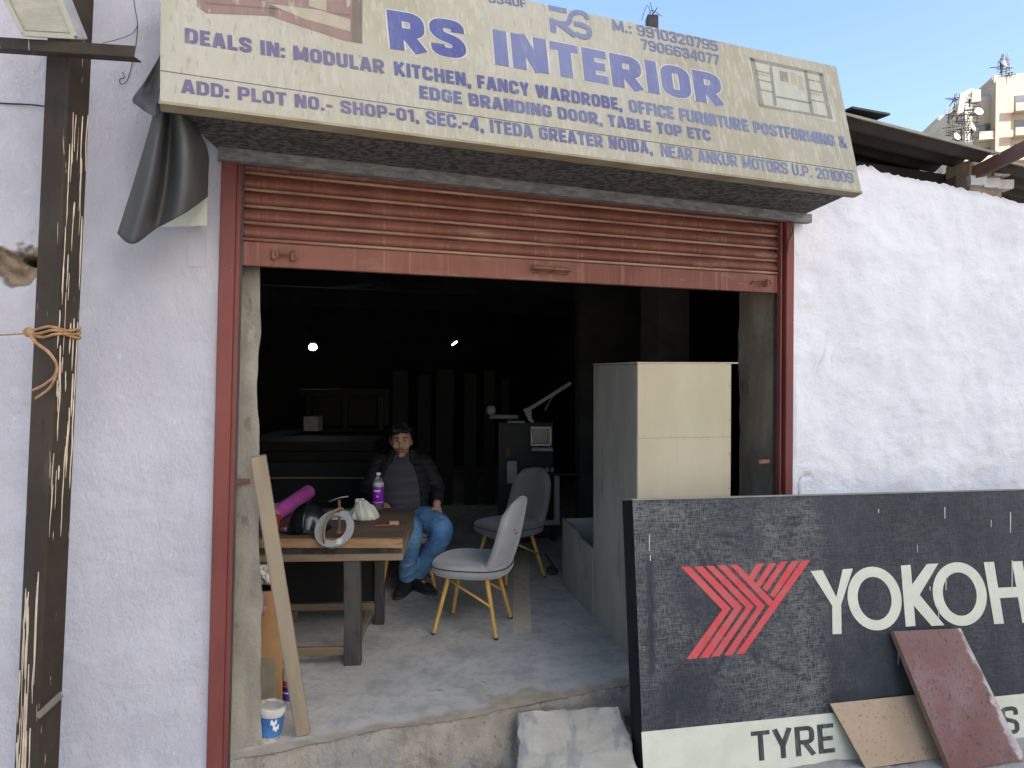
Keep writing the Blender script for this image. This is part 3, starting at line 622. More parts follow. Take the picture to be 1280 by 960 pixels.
# two faded printed pictures of fitted furniture
def pmat(nm, c): return mat(nm, c, tuple(min(1, v * 1.15) for v in c), 12, (1, 1, .2), rough=.45, layers=[((.62, .57, .44), 30, (1.6, 1.6, .08), .56, .72, .45)])
pm1, pm2, pm3, pm4 = pmat('print_mauve', (.21, .135, .11)), pmat('print_brown', (.14, .105, .08)), pmat('print_cream', (.32, .275, .19)), pmat('print_green', (.30, .32, .24))
k1 = MB().poly([sp(x, y, .0008) for x, y in ((246, -120), (246, 8), (258, 17), (336, 20), (430, 51), (453, 55), (453, -120))]).build('printed_kitchen', pm1, sgn)
k2 = MB()
for q in (((440, -119), (440, 52), (452.5, 54.5), (452.5, -119)), ((247, -10), (330, -3), (330, 1), (247, -5)), ((256, 3), (438, 18), (438, 20), (256, 5)), ((335, 3), (345, 5), (345, 20), (337, 19))): k2.poly([sp(x, y, .0013) for x, y in q])
k2.build('cabinet_print', pm2, k1)
k3 = MB()
for q in (((386, -60), (386, 8), (408, 14), (408, -60)), ((300, -80), (300, -14), (380, -6), (380, -80)), ((336, 5), (400, 13), (438, 25), (438, 40), (380, 24))): k3.poly([sp(x, y, .0017) for x, y in q])
k3.build('counter_print', pm3, k1)
wz = lambda l: [(740 + x / 3.556, y / 3.556) for x, y in l]
w1 = MB().poly([sp(x, y, .0008) for x, y in wz([(690, 265), (1020, 330), (1090, 545), (745, 475)])]).build('printed_wardrobe', pmat('print_pale', (.36, .36, .275)), sgn)
w2 = MB()
for q in ([(700, 255), (722, 262), (765, 470), (742, 468)], [(785, 285), (798, 288), (822, 470), (808, 472)], [(940, 312), (955, 316), (985, 505), (968, 500)], [(1005, 322), (1025, 327), (1070, 530), (1048, 522)],
          [(700, 255), (1025, 325), (1028, 340), (703, 272)], [(742, 462), (1068, 520), (1071, 532), (745, 475)], [(815, 425), (975, 455), (978, 464), (817, 434)],
          [(725, 310), (792, 325), (793, 332), (727, 317)], [(735, 350), (800, 365), (801, 372), (737, 357)], [(745, 395), (806, 408), (807, 415), (747, 402)],
          [(955, 350), (1012, 362), (1014, 369), (957, 357)], [(962, 395), (1022, 408), (1024, 415), (964, 402)], [(968, 440), (1034, 453), (1036, 460), (970, 447)], [(832, 315), (868, 322), (872, 368), (838, 360)]):
    w2.poly([sp(x, y, .0013) for x, y in wz(q)])
w2.build('frame_print', pmat('print_shelf', (.19, .175, .13)), w1)
for q in ([(880, 320), (905, 326), (912, 385), (884, 372)], [(912, 335), (935, 342), (945, 405), (922, 395)], [(728, 320), (785, 332), (788, 345), (730, 333)], [(965, 405), (1015, 416), (1020, 430), (968, 420)]): MB().poly([sp(x, y, .0013) for x, y in wz(q)]).build('clothes_print', pm3, w1)
# small black clamp lamp bracket with wires on the top edge
tp = sp(819, 27, -.03)
cl = MB(); cl.box(tp, (.055, .06, .085)); cl.build('top_bracket', m_dark, sgn, bevel=.006)
cw = MB()
for k in range(4): cw.tube(smoothpath([tp + Vector((.01 * k - .02, 0, .04)), tp + Vector((.03 * math.sin(k * 2), .0, .075 + .012 * k)), tp + Vector((.05 * math.cos(k * 1.7), .01, .05 - .01 * k))], 4), .0015, 5)
cw.build('wire_end', m_dark, sgn)
# peeled vinyl flap hanging off the left end
def flap(rows, Yf, nm, m, k=7):
    mb = MB(); nr = len(rows); nc = len(rows[0])
    G = [[atY(x, y, Yf + dy) for x, y, dy in r] for r in rows]
    H = [smoothpath(r, k) for r in G]
    cols = [smoothpath([H[i][j] for i in range(nr)], k) for j in range(len(H[0]))]
    a, b_ = len(cols), len(cols[0])
    return mb.add([cols[i][j] for j in range(b_) for i in range(a)], [(j * a + i, j * a + i + 1, (j + 1) * a + i + 1, (j + 1) * a + i) for j in range(b_ - 1) for i in range(a - 1)])
YF = 2.74
fl1 = flap([[(196, 128, 0), (204, 132, -.03), (214, 134, .02), (226, 136, -.02), (238, 142, .1)],
            [(184, 172, .0), (196, 175, -.07), (212, 176, .05), (232, 178, -.03), (259, 188, .2)],
            [(166, 232, .0), (184, 236, -.08), (206, 236, .06), (232, 230, -.02), (260, 218, .25)],
            [(147, 292, .0), (166, 305, -.07), (196, 285, .05), (228, 268, .0), (259, 246, .25)]], YF, 'torn_vinyl_flap', m_vin).build('torn_vinyl_flap', m_vin, sgn, smooth=True, solid=.003)
flap([[(204, 62, -.02), (203, 75, 0), (202, 95, 0)], [(182, 100, .06), (188, 112, .08), (198, 122, .0)], [(166, 124, .03), (178, 128, -.02), (196, 134, -.02)], [(172, 132, .0), (186, 142, -.03), (196, 146, -.02)]], YF - .05, 'fold', m_vin).build('torn_vinyl_fold', m_vin, sgn, smooth=True, solid=.003)
MB().poly([atY(x, y, YF + .29) for x, y in ((200, 284), (225, 270), (259, 247), (259, 282))]).build('vinyl_printed_side', m_cream, sgn, solid=.003)
MB().box(f2w(-.085, .012, 2.42), (.07, .03, .60), Matrix.Rotation(PSI, 3, 'Z')).build('side_plate', m_wallL, sgn, bevel=.003)

# ------------------------------------------------------------------ building on the right: rough wall, corrugated roof
nb = thing('neighbour_shed', 'rough white plastered wall with dark corrugated roof beside the shop', 'building', f2w(3.2, 0, GZ), PSI)
tops = [fl(x, y) for x, y in ((1000, 205), (1080, 203), (1101, 205), (1118, 214), (1150, 221), (1180, 226), (1213, 235), (1240, 241), (1281, 252))]
def topz(s):
    if s <= tops[0].x: return tops[0].z
    for a_, b_ in zip(tops[:-1], tops[1:]):
        if s <= b_.x: return a_.z + (b_.z - a_.z) * (s - a_.x) / (b_.x - a_.x)
    return tops[-1].z - .03 * (s - tops[-1].x)
V = []; W = []; nu, nv = 230, 190; s0, s1 = 3.118, 8.0
for j in range(nv + 1):
    for i in range(nu + 1):
        u = (i / nu) ** 1.35; s = s0 + (s1 - s0) * u; tz = topz(s) + .02 * N((s, 0, 0), 14) + .012 * N((s, 0, 0), 40)
        z = GZ - .05 + (tz - GZ + .05) * j / nv
        t = .026 * FB((s, 0, z), 1.6, 6, 3) + .010 * FB((s * .95, 0, z * 1.15), 4.2, 3) + .003 * N((s * .7, 0, z * 1.4), 15) - .004
        if j > nv - 6: t += .05 * ((j - nv + 6) / 6) ** 2
        if i < 6: t *= i / 6
        cr = abs(N((s, 0, z * .6), 4.5, 8)); near = max(0, 1 - (s - 3.12) / .55) * (1 if z < 1.9 else .2)
        wv = max(0, 1 - cr / .022) * near * max(0, min(1, 3 * N((s, 4, z), 3))); t += .02 * wv * near
        V.append(f2w(s, t, z)); W.append(min(1, wv * .8))
q = nu + 1
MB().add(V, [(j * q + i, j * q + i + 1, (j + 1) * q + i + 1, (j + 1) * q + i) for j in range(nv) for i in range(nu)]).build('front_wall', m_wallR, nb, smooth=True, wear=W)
e0, e1 = fl(1050, 142, -.12), fl(1248, 193, -.12)
def roof(sA, sB, zA, zB, nm):
    def fn(u, v):
        s = sA + (sB - sA) * u; t = -.12 + 3.2 * v
        return f2w(s, t, zA + (zB - zA) * u + .10 * v * 3.2 * .5 + .022 * math.sin(2 * math.pi * (t + .12) / .17))
    o = MB().grid(fn, 4, 150).build(nm, m_corr, nb, smooth=True, solid=.008)
    ed = MB(); ed.bar(f2w(sA, -.127, zA + .002), f2w(sB, -.127, zB + .002), .012, .015); ed.build('sheet_edge', m_corre, o)
sl = (e1.z - e0.z) / (e1.x - e0.x)
roof(e0.x - .6, e1.x, e0.z - .6 * sl, e1.z, 'roof_sheet')
g0 = fl(1262, 203, -.12); roof(g0.x - .05, g0.x + 2.2, g0.z + .0, g0.z + 2.2 * sl, 'roof_sheet')
MB().add([f2w(s_, t_, z_) for t_ in (2.9, 3.0) for s_, z_ in ((3.25, GZ), (7.8, GZ), (7.8, e1.z - .25), (3.25, e0.z + .02))], [(0, 1, 2, 3), (4, 5, 6, 7), (0, 1, 5, 4), (1, 2, 6, 5), (2, 3, 7, 6), (3, 0, 4, 7)]).build('rear_wall', m_room, nb)
rb = MB(); pA, pB = fl(1180, 236, .25), fl(1290, 181, -.30); rb.bar(f2w(*pA), f2w(*pB), .05, .085); rb.build('roof_rafter', m_beam, nb, bevel=.003)
pc = fl(1240, 226, .10)
MB().box(f2w(pc.x - .13, .14, pc.z - .02), (.32, .18, .24), Matrix.Rotation(PSI, 3, 'Z')).build('pier_mortar', m_mort, nb, bevel=.006)
for bxp, byp in ((1229, 212), (1252, 215), (1223, 226), (1240, 229), (1257, 231)):
    q_ = fl(bxp, byp, .03)
    roughbox(f2w(q_.x, .06, q_.z), (.108, .10, .062), .005, 14, .018, bxp).build('pier_brick', m_brick, nb, smooth=True, angle=60)
# upper roof step behind the sign
sp_ = fl(1062, 141, -.1)
MB().box(f2w(sp_.x + .12, .1, sp_.z + .012), (.30, .5, .012), Matrix.Rotation(PSI, 3, 'Z')).build('ridge_sheet', m_dark, nb)

# ------------------------------------------------------------------ pole, rope, floodlight at the left
PT, PBm = atY(87, 60, 2.62), atY(46, 960, 2.62)
dd = (PT - PBm).normalized()
p_lo = PBm + dd * ((GZ - PBm.z) / dd.z); p_hi = PBm + dd * ((3.75 - PBm.z) / dd.z)
pole = thing('steel_pole', 'dark brown square pole with pale paint drips standing before the left wall', 'pole', p_lo)
pmb = MB(); az = math.atan2(p_lo.y, p_lo.x) + R(42)
Mz = Matrix.Rotation(az, 3, 'Z'); hw = .049
def ring(p): return [p + Mz @ Vector(v) for v in ((-hw, -hw, 0), (hw, -hw, 0), (hw, hw, 0), (-hw, hw, 0))]
pmb.add(ring(p_lo) + ring(p_hi), [(0, 1, 2, 3), (4, 5, 6, 7), (0, 1, 5, 4), (1, 2, 6, 5), (2, 3, 7, 6), (3, 0, 4, 7)])
pmb.build('shaft', m_pole, pole, bevel=.006)
MB().box(p_lo + Vector((0, 0, .006)), (.2, .2, .012), Mz).build('base_plate', m_pole, pole)
ch = MB(); ch.bar(atY(48, 895, 2.53), atY(77, 868, 2.50), .008, .02); ch.build('dried_mortar_smear', m_woodside, pole)
# paint runs that stand proud of the front faces
toc = (C0 - p_lo); toc.z = 0; toc.normalize()
faces_ = sorted([(Mz @ Vector((math.cos(q), math.sin(q), 0)) ) for q in (0, math.pi / 2, math.pi, 3 * math.pi / 2)], key=lambda v: -v.dot(toc))[:2]
faces_.sort(key=lambda v: v.x)                       # left-hand face first
drp = MB(); rnd = random.Random(5)
for k in range(76):
    up_ = rnd.random() < .62
    nf = faces_[1] if up_ else faces_[0]; tf = Vector((-nf.y, nf.x, 0))
    if tf.x < 0: tf = -tf
    f = rnd.uniform(-.92, .92); zc = rnd.uniform(1.2, 2.55) if up_ else rnd.uniform(-.1, .95); ln = rnd.uniform(.03, .30) * (1 if up_ else 1.5); wd = rnd.uniform(.0011, .0027)
    if not up_: f = rnd.uniform(-.9, .5)
    pts = []
    for j in range(7):
        zz_ = zc + ln * (j / 6 - .5); p = PBm + dd * ((zz_ - PBm.z) / dd.z)
        pts.append(p + nf * (hw + .0002) + tf * (hw * .93 * f + .004 * N((k, zz_, 0), 11)))
    drp.tube(pts, [wd * .5, wd, wd * rnd.uniform(.7, 1.3), wd, wd * rnd.uniform(.8, 1.5), wd * 1.2, wd * .7], 6)
# which two faces the camera sees
drp.build('paint_drip', mat('drip_paint', (.62, .53, .40), (.52, .42, .30), 20, rough=.6), pole, smooth=True)
rope = thing('jute_rope', 'brown jute rope knotted round the brown pole with a loose dangling end', 'rope', atY(66, 416, 2.56))
ct = PBm + dd * ((atY(66, 416, 2.62).z - PBm.z) / dd.z)
rm_ = MB()
for k in range(3):
    c_ = ct + Vector((0, 0, .012 * (k - 1)))
    pts = [c_ + Mz @ Vector((math.copysign(min(abs(1.25 * math.cos(a)), 1), math.cos(a)) * (hw + .008), math.copysign(min(abs(1.25 * math.sin(a)), 1), math.sin(a)) * (hw + .008), .006 * math.sin(3 * a + k))) for a in [2 * math.pi * i / 28 for i in range(29)]]
    rm_.tube(pts, .0055, 7)
rm_.build('rope_loop', m_rope, rope, smooth=True)
rd = MB(); rd.ball(atY(36, 415, 2.52), .017)
for dxy in ((0, 0), (6, 5)):
    rd.tube(smoothpath([atY(36 + dxy[0] * .3, 416, 2.52), atY(44 + dxy[0] * .2, 428, 2.51), atY(60 + dxy[0] * .2, 440, 2.505), atY(71, 456, 2.505), atY(68 + dxy[0] * .3, 470, 2.51), atY(55 + dxy[0], 481 + dxy[1], 2.52), atY(40 + dxy[0] * .7, 488 + dxy[1] * 2, 2.52)], 5), .0045, 7)
rd.tube(smoothpath([atY(36, 415, 2.52), atY(15, 418, 2.53), atY(-90, 421, 2.56), atY(-330, 410, 2.33)], 4), .0028, 6)
rd.build('rope_end', m_rope, rope, smooth=True)
br = thing('angle_iron_arm', 'dark angle iron arm bolted across the brown pole below the floodlight', 'bracket', atY(86, 60, 2.50))
a_, b_ = atY(-60, 49, 2.50), atY(168, 64, 2.44)
bm_ = MB(); bm_.bar(a_, b_, .006, .034); bm_.bar(a_ + Vector((0, .02, -.018)), b_ + Vector((0, .02, -.018)), .045, .005); bm_.build('iron_bar', m_pole, br, bevel=.0015)
fl_ = thing('floodlight', 'grey led floodlight with ribbed lens tilted above the angle iron arm', 'floodlight', atY(60, 40, 2.45))
qd = [(30, 46, 0), (99, 50, 0), (54, -60, -.10), (-24, -60, -.10)]
P4 = [atY(x, y, 2.46 + dy) for x, y, dy in qd]; nrm = (P4[1] - P4[0]).cross(P4[3] - P4[0]).normalized()
if nrm.y > 0: nrm = -nrm
MB().prism(P4, -nrm * .06).build('housing', m_grey, fl_, bevel=.006)
cc = sum(P4, Vector()) / 4
MB().prism([cc + (p - cc) * .84 + nrm * .003 for p in P4], -nrm * .01).build('lens', m_lens, fl_, bevel=.002)
rimm = MB()
for i in range(4):
    pa, pb = cc + (P4[i] - cc) * .92, cc + (P4[(i + 1) % 4] - cc) * .92; rimm.bar(pa + nrm * .004, pb + nrm * .004, .016, .014, up=nrm)
rimm.build('lens_frame', mat('aluminium_frame', (.40, .40, .34), rough=.45, metal=.3), fl_, bevel=.002)
def wire(pts, r, lab, t=-.02, nm='loose_wire'):
    P = smoothpath([f2w(*fl(x, y, t)) for x, y in pts], 6)
    o = MB().tube([p - P[0] for p in P], r, 6).build(nm, m_dark, smooth=True); o.location = P[0]; tag(o, lab, 'wire')
wire([(163, -40), (168, 5), (172, 30), (170, 55), (164, 85), (158, 102), (151, 105), (150, 99), (156, 97), (153, 90)], .0016, 'thin dangling wire with a hooked end against the wall left of the sign')
wire([(172, 32), (165, 42), (148, 49), (128, 54)], .0014, 'short thin wire running from the dangling wire to the brown pole', -.024)
wire([(-60, 126), (0, 129), (40, 131), (62, 134)], .003, 'grey wire crossing the wall left of the brown pole', -.014)
wire([(986, 272), (991, 288), (986, 300), (984, 316)], .004, 'black cable hanging at the top right corner of the red shutter frame', -.035)

# ------------------------------------------------------------------ workbench and what lies on it
TZ = .74
tb = thing('workbench', 'scarred wooden workbench with dark legs inside the doorway', 'workbench', (-1.05, 4.6, 0), R(3.4))
def tw(x, y, z): return Matrix.Rotation(R(3.4), 3, 'Z') @ Vector((x, y, 0)) + Vector((-.62, 4.20, z))
def tbox(x0, x1, y0, y1, z0, z1, nm, m, bev=.004, par=tb):
    mb = MB(); mb.box(tw((x0 + x1) / 2, (y0 + y1) / 2, (z0 + z1) / 2), (x1 - x0, y1 - y0, z1 - z0), Matrix.Rotation(R(3.4), 3, 'Z')); return mb.build(nm, m, par, bevel=bev)
TWL = -.98
tbox(TWL, 0, .012, .92, TZ - .05, TZ, 'table_top', m_top)
ed = roughbox(tw(TWL / 2, 0, TZ - .027), (-TWL, .026, .05), .006, 22, .02); ed.build('front_edging', m_edge, tb, smooth=True, angle=50)
tbox(TWL + .02, -.005, .005, .03, TZ - .135, TZ - .095, 'lower_rail', m_rail)
tbox(TWL + .02, -.01, .032, .05, TZ - .135, TZ - .05, 'apron', m_leg)
tbox(-.028, -.004, .05, .9, TZ - .14, TZ - .05, 'end_rail', m_rail)
for x, y in ((-.34, .02), (-.34 + .09, .70), (-.92, .02), (-.92, .70)): tbox(x, x + (.095 if y < .1 else .06), y, y + .06, 0, TZ - .10, 'leg', m_leg)
tbox(-.83, -.335, .03, .06, .06, .105, 'stretcher', m_rail); tbox(-.86, -.25, .71, .74, .10, .145, 'stretcher', m_rail)
tbox(-.30, -.262, .08, .70, .07, .11, 'stretcher', m_woodside); tbox(-.80, -.755, .08, .70, .07, .11, 'stretcher', m_woodside)
tbox(-.86, -.26, .76, .775, .14, TZ - .10, 'back_panel', m_sheet)
def onT(px, py, z=TZ): return onz(px, py, z)
pk = onT(343, 655); pk2 = onT(402, 630)
def put(mb, nm, m, lab, cat, base, **k):
    group = k.pop('group', None)
    o = thing(nm, lab, cat, base, 0, group); return o
roll = thing('film_roll', 'roll of magenta film on a cardboard core on the workbench', 'film roll', pk)
d_ = (pk2 - pk); d_.z = 0; d_.normalize(); A_ = Vector((pk.x - .01, pk.y + .02, TZ + .050)); d_ = (d_ + Vector((0, 0, .13))).normalized()
xs = d_.cross(Vector((0, 0, 1))).normalized(); Mr = Matrix((xs, xs.cross(d_), d_)).transposed()
MB().lathe([(.034, 0), (.049, 0), (.049, .5), (.034, .5)], A_, 28, Mr, closed=True).build('film_wrap', m_pink, roll, smooth=True, angle=40)
MB().lathe([(.034, -.022), (.042, -.022), (.042, .49), (.034, .49)], A_, 28, Mr, closed=True).build('core_tube', m_card, roll, smooth=True, angle=40)
hb = onT(386, 662)
hel = thing('safety_helmet', 'glossy black safety helmet lying on the workbench', 'helmet', hb)
dome = MB(); dome.lathe([(max(.0008, .118 * math.cos(a)), .012 + .150 * math.sin(a)) for a in [math.pi / 2 * i / 10 for i in range(11)]], hb, 32, Matrix.Diagonal((1.0, 1.12, 1)))
dome.build('shell', m_helm, hel, smooth=True, angle=60)
MB().lathe([(.09, .004), (.142, .002), (.145, .008), (.118, .016)], hb + Vector((-.02, -.005, 0)), 32, Matrix.Diagonal((1.05, 1.1, 1)), closed=True).build('brim', m_helm, hel, smooth=True, angle=40)
rdg = MB(); rdg.tube([hb + Vector((0, -.131 * math.cos(a), .013 + .152 * math.sin(a))) for a in [math.pi * i / 14 for i in range(15)]], .008, 8); rdg.build('ridge', m_helm, hel, smooth=True)
tc_ = atY(418, 661, 4.17)
tape = thing('tape_roll', 'flat grey ring of edging tape propped on the workbench front edge', 'tape roll', tc_)
Mt = Matrix.Rotation(R(-12), 3, 'Z') @ Matrix.Rotation(R(55), 3, 'X')
MB().lathe([(.076, -.011), (.113, -.011), (.113, .011), (.076, .011)], tc_, 40, Mt, closed=True).build('ring', m_tape, tape, smooth=True, angle=40)
MB().box(tc_ + Mt @ Vector((.055, -.078, .0125)), (.03, .034, .002), Mt).build('label_sticker', m_cream, tape)
cp = onT(408, 670)
clm = thing('g_clamp', 'old brass coloured g clamp holding the workbench edge', 'clamp', cp)
cm = MB(); cx = atY(409, 668, 4.16)
cm.tube(smoothpath([cx + Vector((-.005, -.035, -.06)), cx + Vector((-.008, -.04, .03)), cx + Vector((.01, -.02, .10)), cx + Vector((.05, .03, .135)), cx + Vector((.075, .06, .13))], 5), [(.011, .008)] * 21, 8)
cm.build('frame', m_clamp, clm, smooth=True)
cs = MB(); sc_ = atY(424, 660, 4.22); cs.tube([sc_ + Vector((0, 0, -.03)), sc_ + Vector((0, 0, .16))], .008, 10); cs.lathe([(.012, -.004), (.018, -.004), (.018, .01), (.012, .012)], sc_ + Vector((0, 0, -.025)), 14); cs.build('screw', m_rust, clm, smooth=True, angle=40)
hd = MB(); hd.tube([atY(411, 627, 4.22), atY(425, 622, 4.22), atY(435, 620.5, 4.22)], .0035, 8); hd.build('tommy_bar', m_lite, clm, smooth=True)
bg_ = onT(457, 650)
bag = MB()
bp = [(.001, 0), (.06, 0), (.078, .015), (.074, .05), (.055, .085), (.036, .105), (.04, .118), (.028, .13), (.001, .128)]
bag.lathe([(r, z) for r, z in bp for _ in (0,)], (0, 0, 0), 48)
bag.V = [v * (1 + .24 * FB(v, 20, 3)) + Vector((.012 * math.sin(11 * math.atan2(v.y, v.x) + 30 * v.z), .012 * math.cos(9 * math.atan2(v.y, v.x)), 0)) * (1 if .01 < v.z < .125 else .3) + Vector((-.2 * v.z, 0, 0)) for v in bag.V]
bo = bag.build('cloth_bag', m_cloth, smooth=True, sub=2); bo.location = bg_; tag(bo, 'crumpled off-white drawstring cloth bag on the workbench beside the purple bottle', 'cloth bag')
bb = onT(473, 636)
bot = thing('plastic_bottle', 'clear plastic bottle with a purple label at the back of the workbench', 'bottle', bb)
MB().lathe([(.001, 0), (.034, 0), (.038, .008), (.038, .165), (.034, .185), (.018, .215), (.013, .225), (.013, .235), (.001, .235)], bb, 24).build('bottle_body', m_clear, bot, smooth=True, angle=50)
lbm = MB().lathe([(.0386, .035), (.0392, .036), (.0392, .150), (.0386, .151)], bb, 28, closed=True).build('label_wrap', m_purp, bot, smooth=True, angle=40)
def arcband(c, r, z0, z1, a0, a1, n=10): 
    mb = MB(); mb.grid(lambda u, v: c + Vector((r * math.cos(a0 + (a1 - a0) * u), r * math.sin(a0 + (a1 - a0) * u), z0 + (z1 - z0) * v)), n, 1); return mb
arcband(bb, .0397, .122, .134, R(225), R(300)).build('label_band', m_white, lbm); arcband(bb, .0397, .048, .052, R(200), R(340)).build('label_band', m_white, lbm)
arcband(bb, .0397, .085, .098, R(262), R(278), 3).build('label_mark', m_paper, lbm)
MB().lathe([(.001, .233), (.0155, .233), (.0155, .250), (.001, .250)], bb, 16).build('cap', m_white, bot)
MB().lathe([(.034, .155), (.0388, .155), (.036, .178), (.030, .185)], bb, 24).build('inner_foam', m_paper, bot, smooth=True)
pp = onT(436, 650)
def crumple(lab, base, sx, sy, hgt, m, sd_, nm='crumpled_bag', cat='plastic bag'):
    mb = MB(); mb.grid(lambda u, v: Vector(((u - .5) * sx, (v - .5) * sy, .004 + hgt * (.5 + .5 * FB((u, v, 0), 3.2, sd_)) * max(0, 1 - (2 * u - 1) ** 4) * max(0, 1 - (2 * v - 1) ** 4))), 22, 18)
    o = mb.build(nm, m, smooth=False, solid=.002); o.location = base; tag(o, lab, cat); return o
crumple('pale blue crumpled plastic behind the tape roll on the workbench', pp + Vector((-.02, .1, 0)), .18, .22, .075, m_paper, 3)
crumple('flat pale sheet of paper at the left back of the workbench', onT(372, 640) + Vector((-.12, .06, 0)), .22, .2, .03, mat('dull_paper', (.42, .42, .39), rough=.8), 8, 'paper_sheet', 'paper')
cr_ = onT(343, 660)
rp = thing('red_cup', 'red plastic cup by the open end of the magenta roll', 'cup', cr_)
MB().lathe([(.03, 0), (.034, .07), (.036, .075), (.033, .075), (.028, .006)], cr_, 20).build('cup_wall', m_redb, rp, smooth=True, angle=40)
ct_ = onT(343, 640)
ctn = thing('white_tub', 'shallow white tub at the left end of the workbench', 'tub', ct_)
MB().lathe([(.05, 0), (.058, .045), (.062, .05), (.055, .05), (.048, .006)], ct_, 24).build('tub_wall', m_buck, ctn, smooth=True, angle=40)

pn_ = onT(470, 658); o = MB().tube([(0, 0, .005), (.11, .03, .005)], .0042, 6).build('pencil', m_redb); o.location = pn_; tag(o, 'red pencil lying on the workbench in front of the cloth bag', 'pencil')
sq = onT(492, 656); o = MB().box((0, 0, .012), (.06, .035, .024), Matrix.Rotation(R(25), 3, 'Z')).build('wood_offcut', m_wood, bevel=.002); o.location = sq; tag(o, 'small wood offcut near the right front corner of the workbench', 'offcut')
sq = onT(380, 668); o = MB().tube([(0, 0, .012), (.09, -.02, .012), (.10, -.022, .012), (.17, -.037, .010)], [.012, .012, .004, .004], 10).build('screwdriver', m_dark, smooth=True, angle=40); o.location = sq; tag(o, 'dark screwdriver lying at the front of the workbench before the black helmet', 'screwdriver')

# ------------------------------------------------------------------ leaning plank, bucket, can, boards at the left jamb
pl = thing('timber_plank', 'bare timber plank leaning at a slant on the left jamb beside the workbench', 'plank', onz(383, 920))
pb0 = onz(376, 918) + Vector((.012, 0, .004)); pt0 = atY(323, 570, 3.215)
plb = MB(); ax = (pt0 - pb0).normalized(); fx_ = Vector((1, .22, 0)); fx_ = (fx_ - ax * fx_.dot(ax)).normalized(); fy_ = ax.cross(fx_)
Mp = Matrix((fx_, fy_, ax)).transposed()
plb.box((pb0 + pt0) / 2, (.062, .036, (pt0 - pb0).length), Mp); plb.build('board', m_wood, pl, bevel=.003)
sd2 = MB(); sd2.box((pb0 + pt0) / 2 - fx_ * .0325, (.003, .034, (pt0 - pb0).length - .004), Mp); sd2.build('sawn_edge', m_woodside, pl)
bk = onz(335, 922)
buc = thing('paint_bucket', 'small white paint bucket with a blue label and dirty lid by the left jamb', 'bucket', bk)
tilt = Matrix.Rotation(R(7), 3, 'Y')
MB().lathe([(.001, 0), (.055, 0), (.062, .145), (.001, .145)], bk, 28, tilt).build('bucket_body', m_buck, buc, smooth=True, angle=40)
lb = MB(); lb.grid(lambda u, v: bk + tilt @ Vector(((.0565 + .0064 * (.15 + .6 * v)) * math.cos(R(-115 + 150 * u)), (.0565 + .0064 * (.15 + .6 * v)) * math.sin(R(-115 + 150 * u)), .025 + .092 * v)), 16, 3)
lb = lb.build('bucket_label', m_blue, buc, smooth=True)
for s0_, zc_ in ((-72, .085), (-60, .06)):
    lm = MB(); lm.grid(lambda u, v: bk + tilt @ Vector((.0630 * math.cos(R(s0_ + 26 * u)), .0630 * math.sin(R(s0_ + 26 * u)), zc_ + .022 * v + .006 * math.sin(9 * u))), 8, 1); lm.build('label_print', m_white, lb)
MB().lathe([(.001, .150), (.05, .150), (.052, .157), (.06, .158), (.067, .154), (.068, .132), (.064, .130), (.062, .145)], bk, 28, tilt).build('lid', m_buck, buc, smooth=True, angle=40)
cn = onz(362, 876)
can = thing('paint_can', 'small paint can with a dark blue label behind the leaning plank', 'can', cn)
MB().lathe([(.001, 0), (.036, 0), (.036, .15), (.030, .17), (.001, .17)], cn, 22).build('can_body', m_buck, can, smooth=True, angle=40)
MB().lathe([(.0366, .012), (.0370, .012), (.0370, .085), (.0366, .085)], cn, 22, closed=True).build('can_label', mat('indigo_label', (.06, .03, .22), (.10, .05, .3), 12, rough=.4), can, smooth=True, angle=40)
arcband(cn, .0374, .05, .058, R(215), R(320)).build('label_print', m_white, can)
arcband(cn, .0372, .09, .115, R(225), R(330)).build('label_picture', m_redb, can)
def leanboard(px0, py0, px1, py1, Y0, Y1, nm, m, lab, cat, th=.018):
    a, b_, c_, d2 = atY(px0, py1, Y0), atY(px1, py1, Y0), atY(px1, py0, Y1), atY(px0, py0, Y1)
    o = thing(nm, lab, cat, a); n_ = (b_ - a).cross(d2 - a).normalized(); MB().prism([a, b_, c_, d2], n_ * th).build('sheet', m, o, bevel=.002); return o
def fboard(px0, px1, ytop, zb_, Y, m, nm, lab):
    c0_, c1_ = atY(px0, 880, Y), atY(px1, 880, Y + .05); zt = atY(px0, ytop, Y + .06).z
    o = thing(nm, lab, 'board', (c0_.x, c0_.y, 0))
    MB().prism([(c0_.x, c0_.y, zb_), (c1_.x, c1_.y, zb_), (c1_.x - .03, c1_.y + .10, zt), (c0_.x - .03, c0_.y + .10, zt)], (0, .016, 0)).build('sheet', m, o, bevel=.002)
fboard(300, 352, 745, .0, 3.60, m_obrd, 'brown_board', 'orange brown board standing between the left jamb and the leaning plank')
fboard(298, 344, 825, .0, 3.545, m_gbrd, 'drab_offcut', 'drab khaki offcut standing in front of the orange brown board')
rg = crumple('dull red rag hanging over the top of the orange brown board', atY(322, 755, 3.66) + Vector((0, 0, 0)), .09, .11, .06, m_rag, 5, 'red_rag', 'rag')
rg.rotation_euler = (R(75), 0, 0)
wp = atY(331, 735, 4.0)
crumple('pale crumpled rag wedged under the left end of the workbench', atY(330, 718, 3.85), .10, .10, .10, m_cloth, 9, 'pale_rag', 'rag').rotation_euler = (R(70), 0, 0)

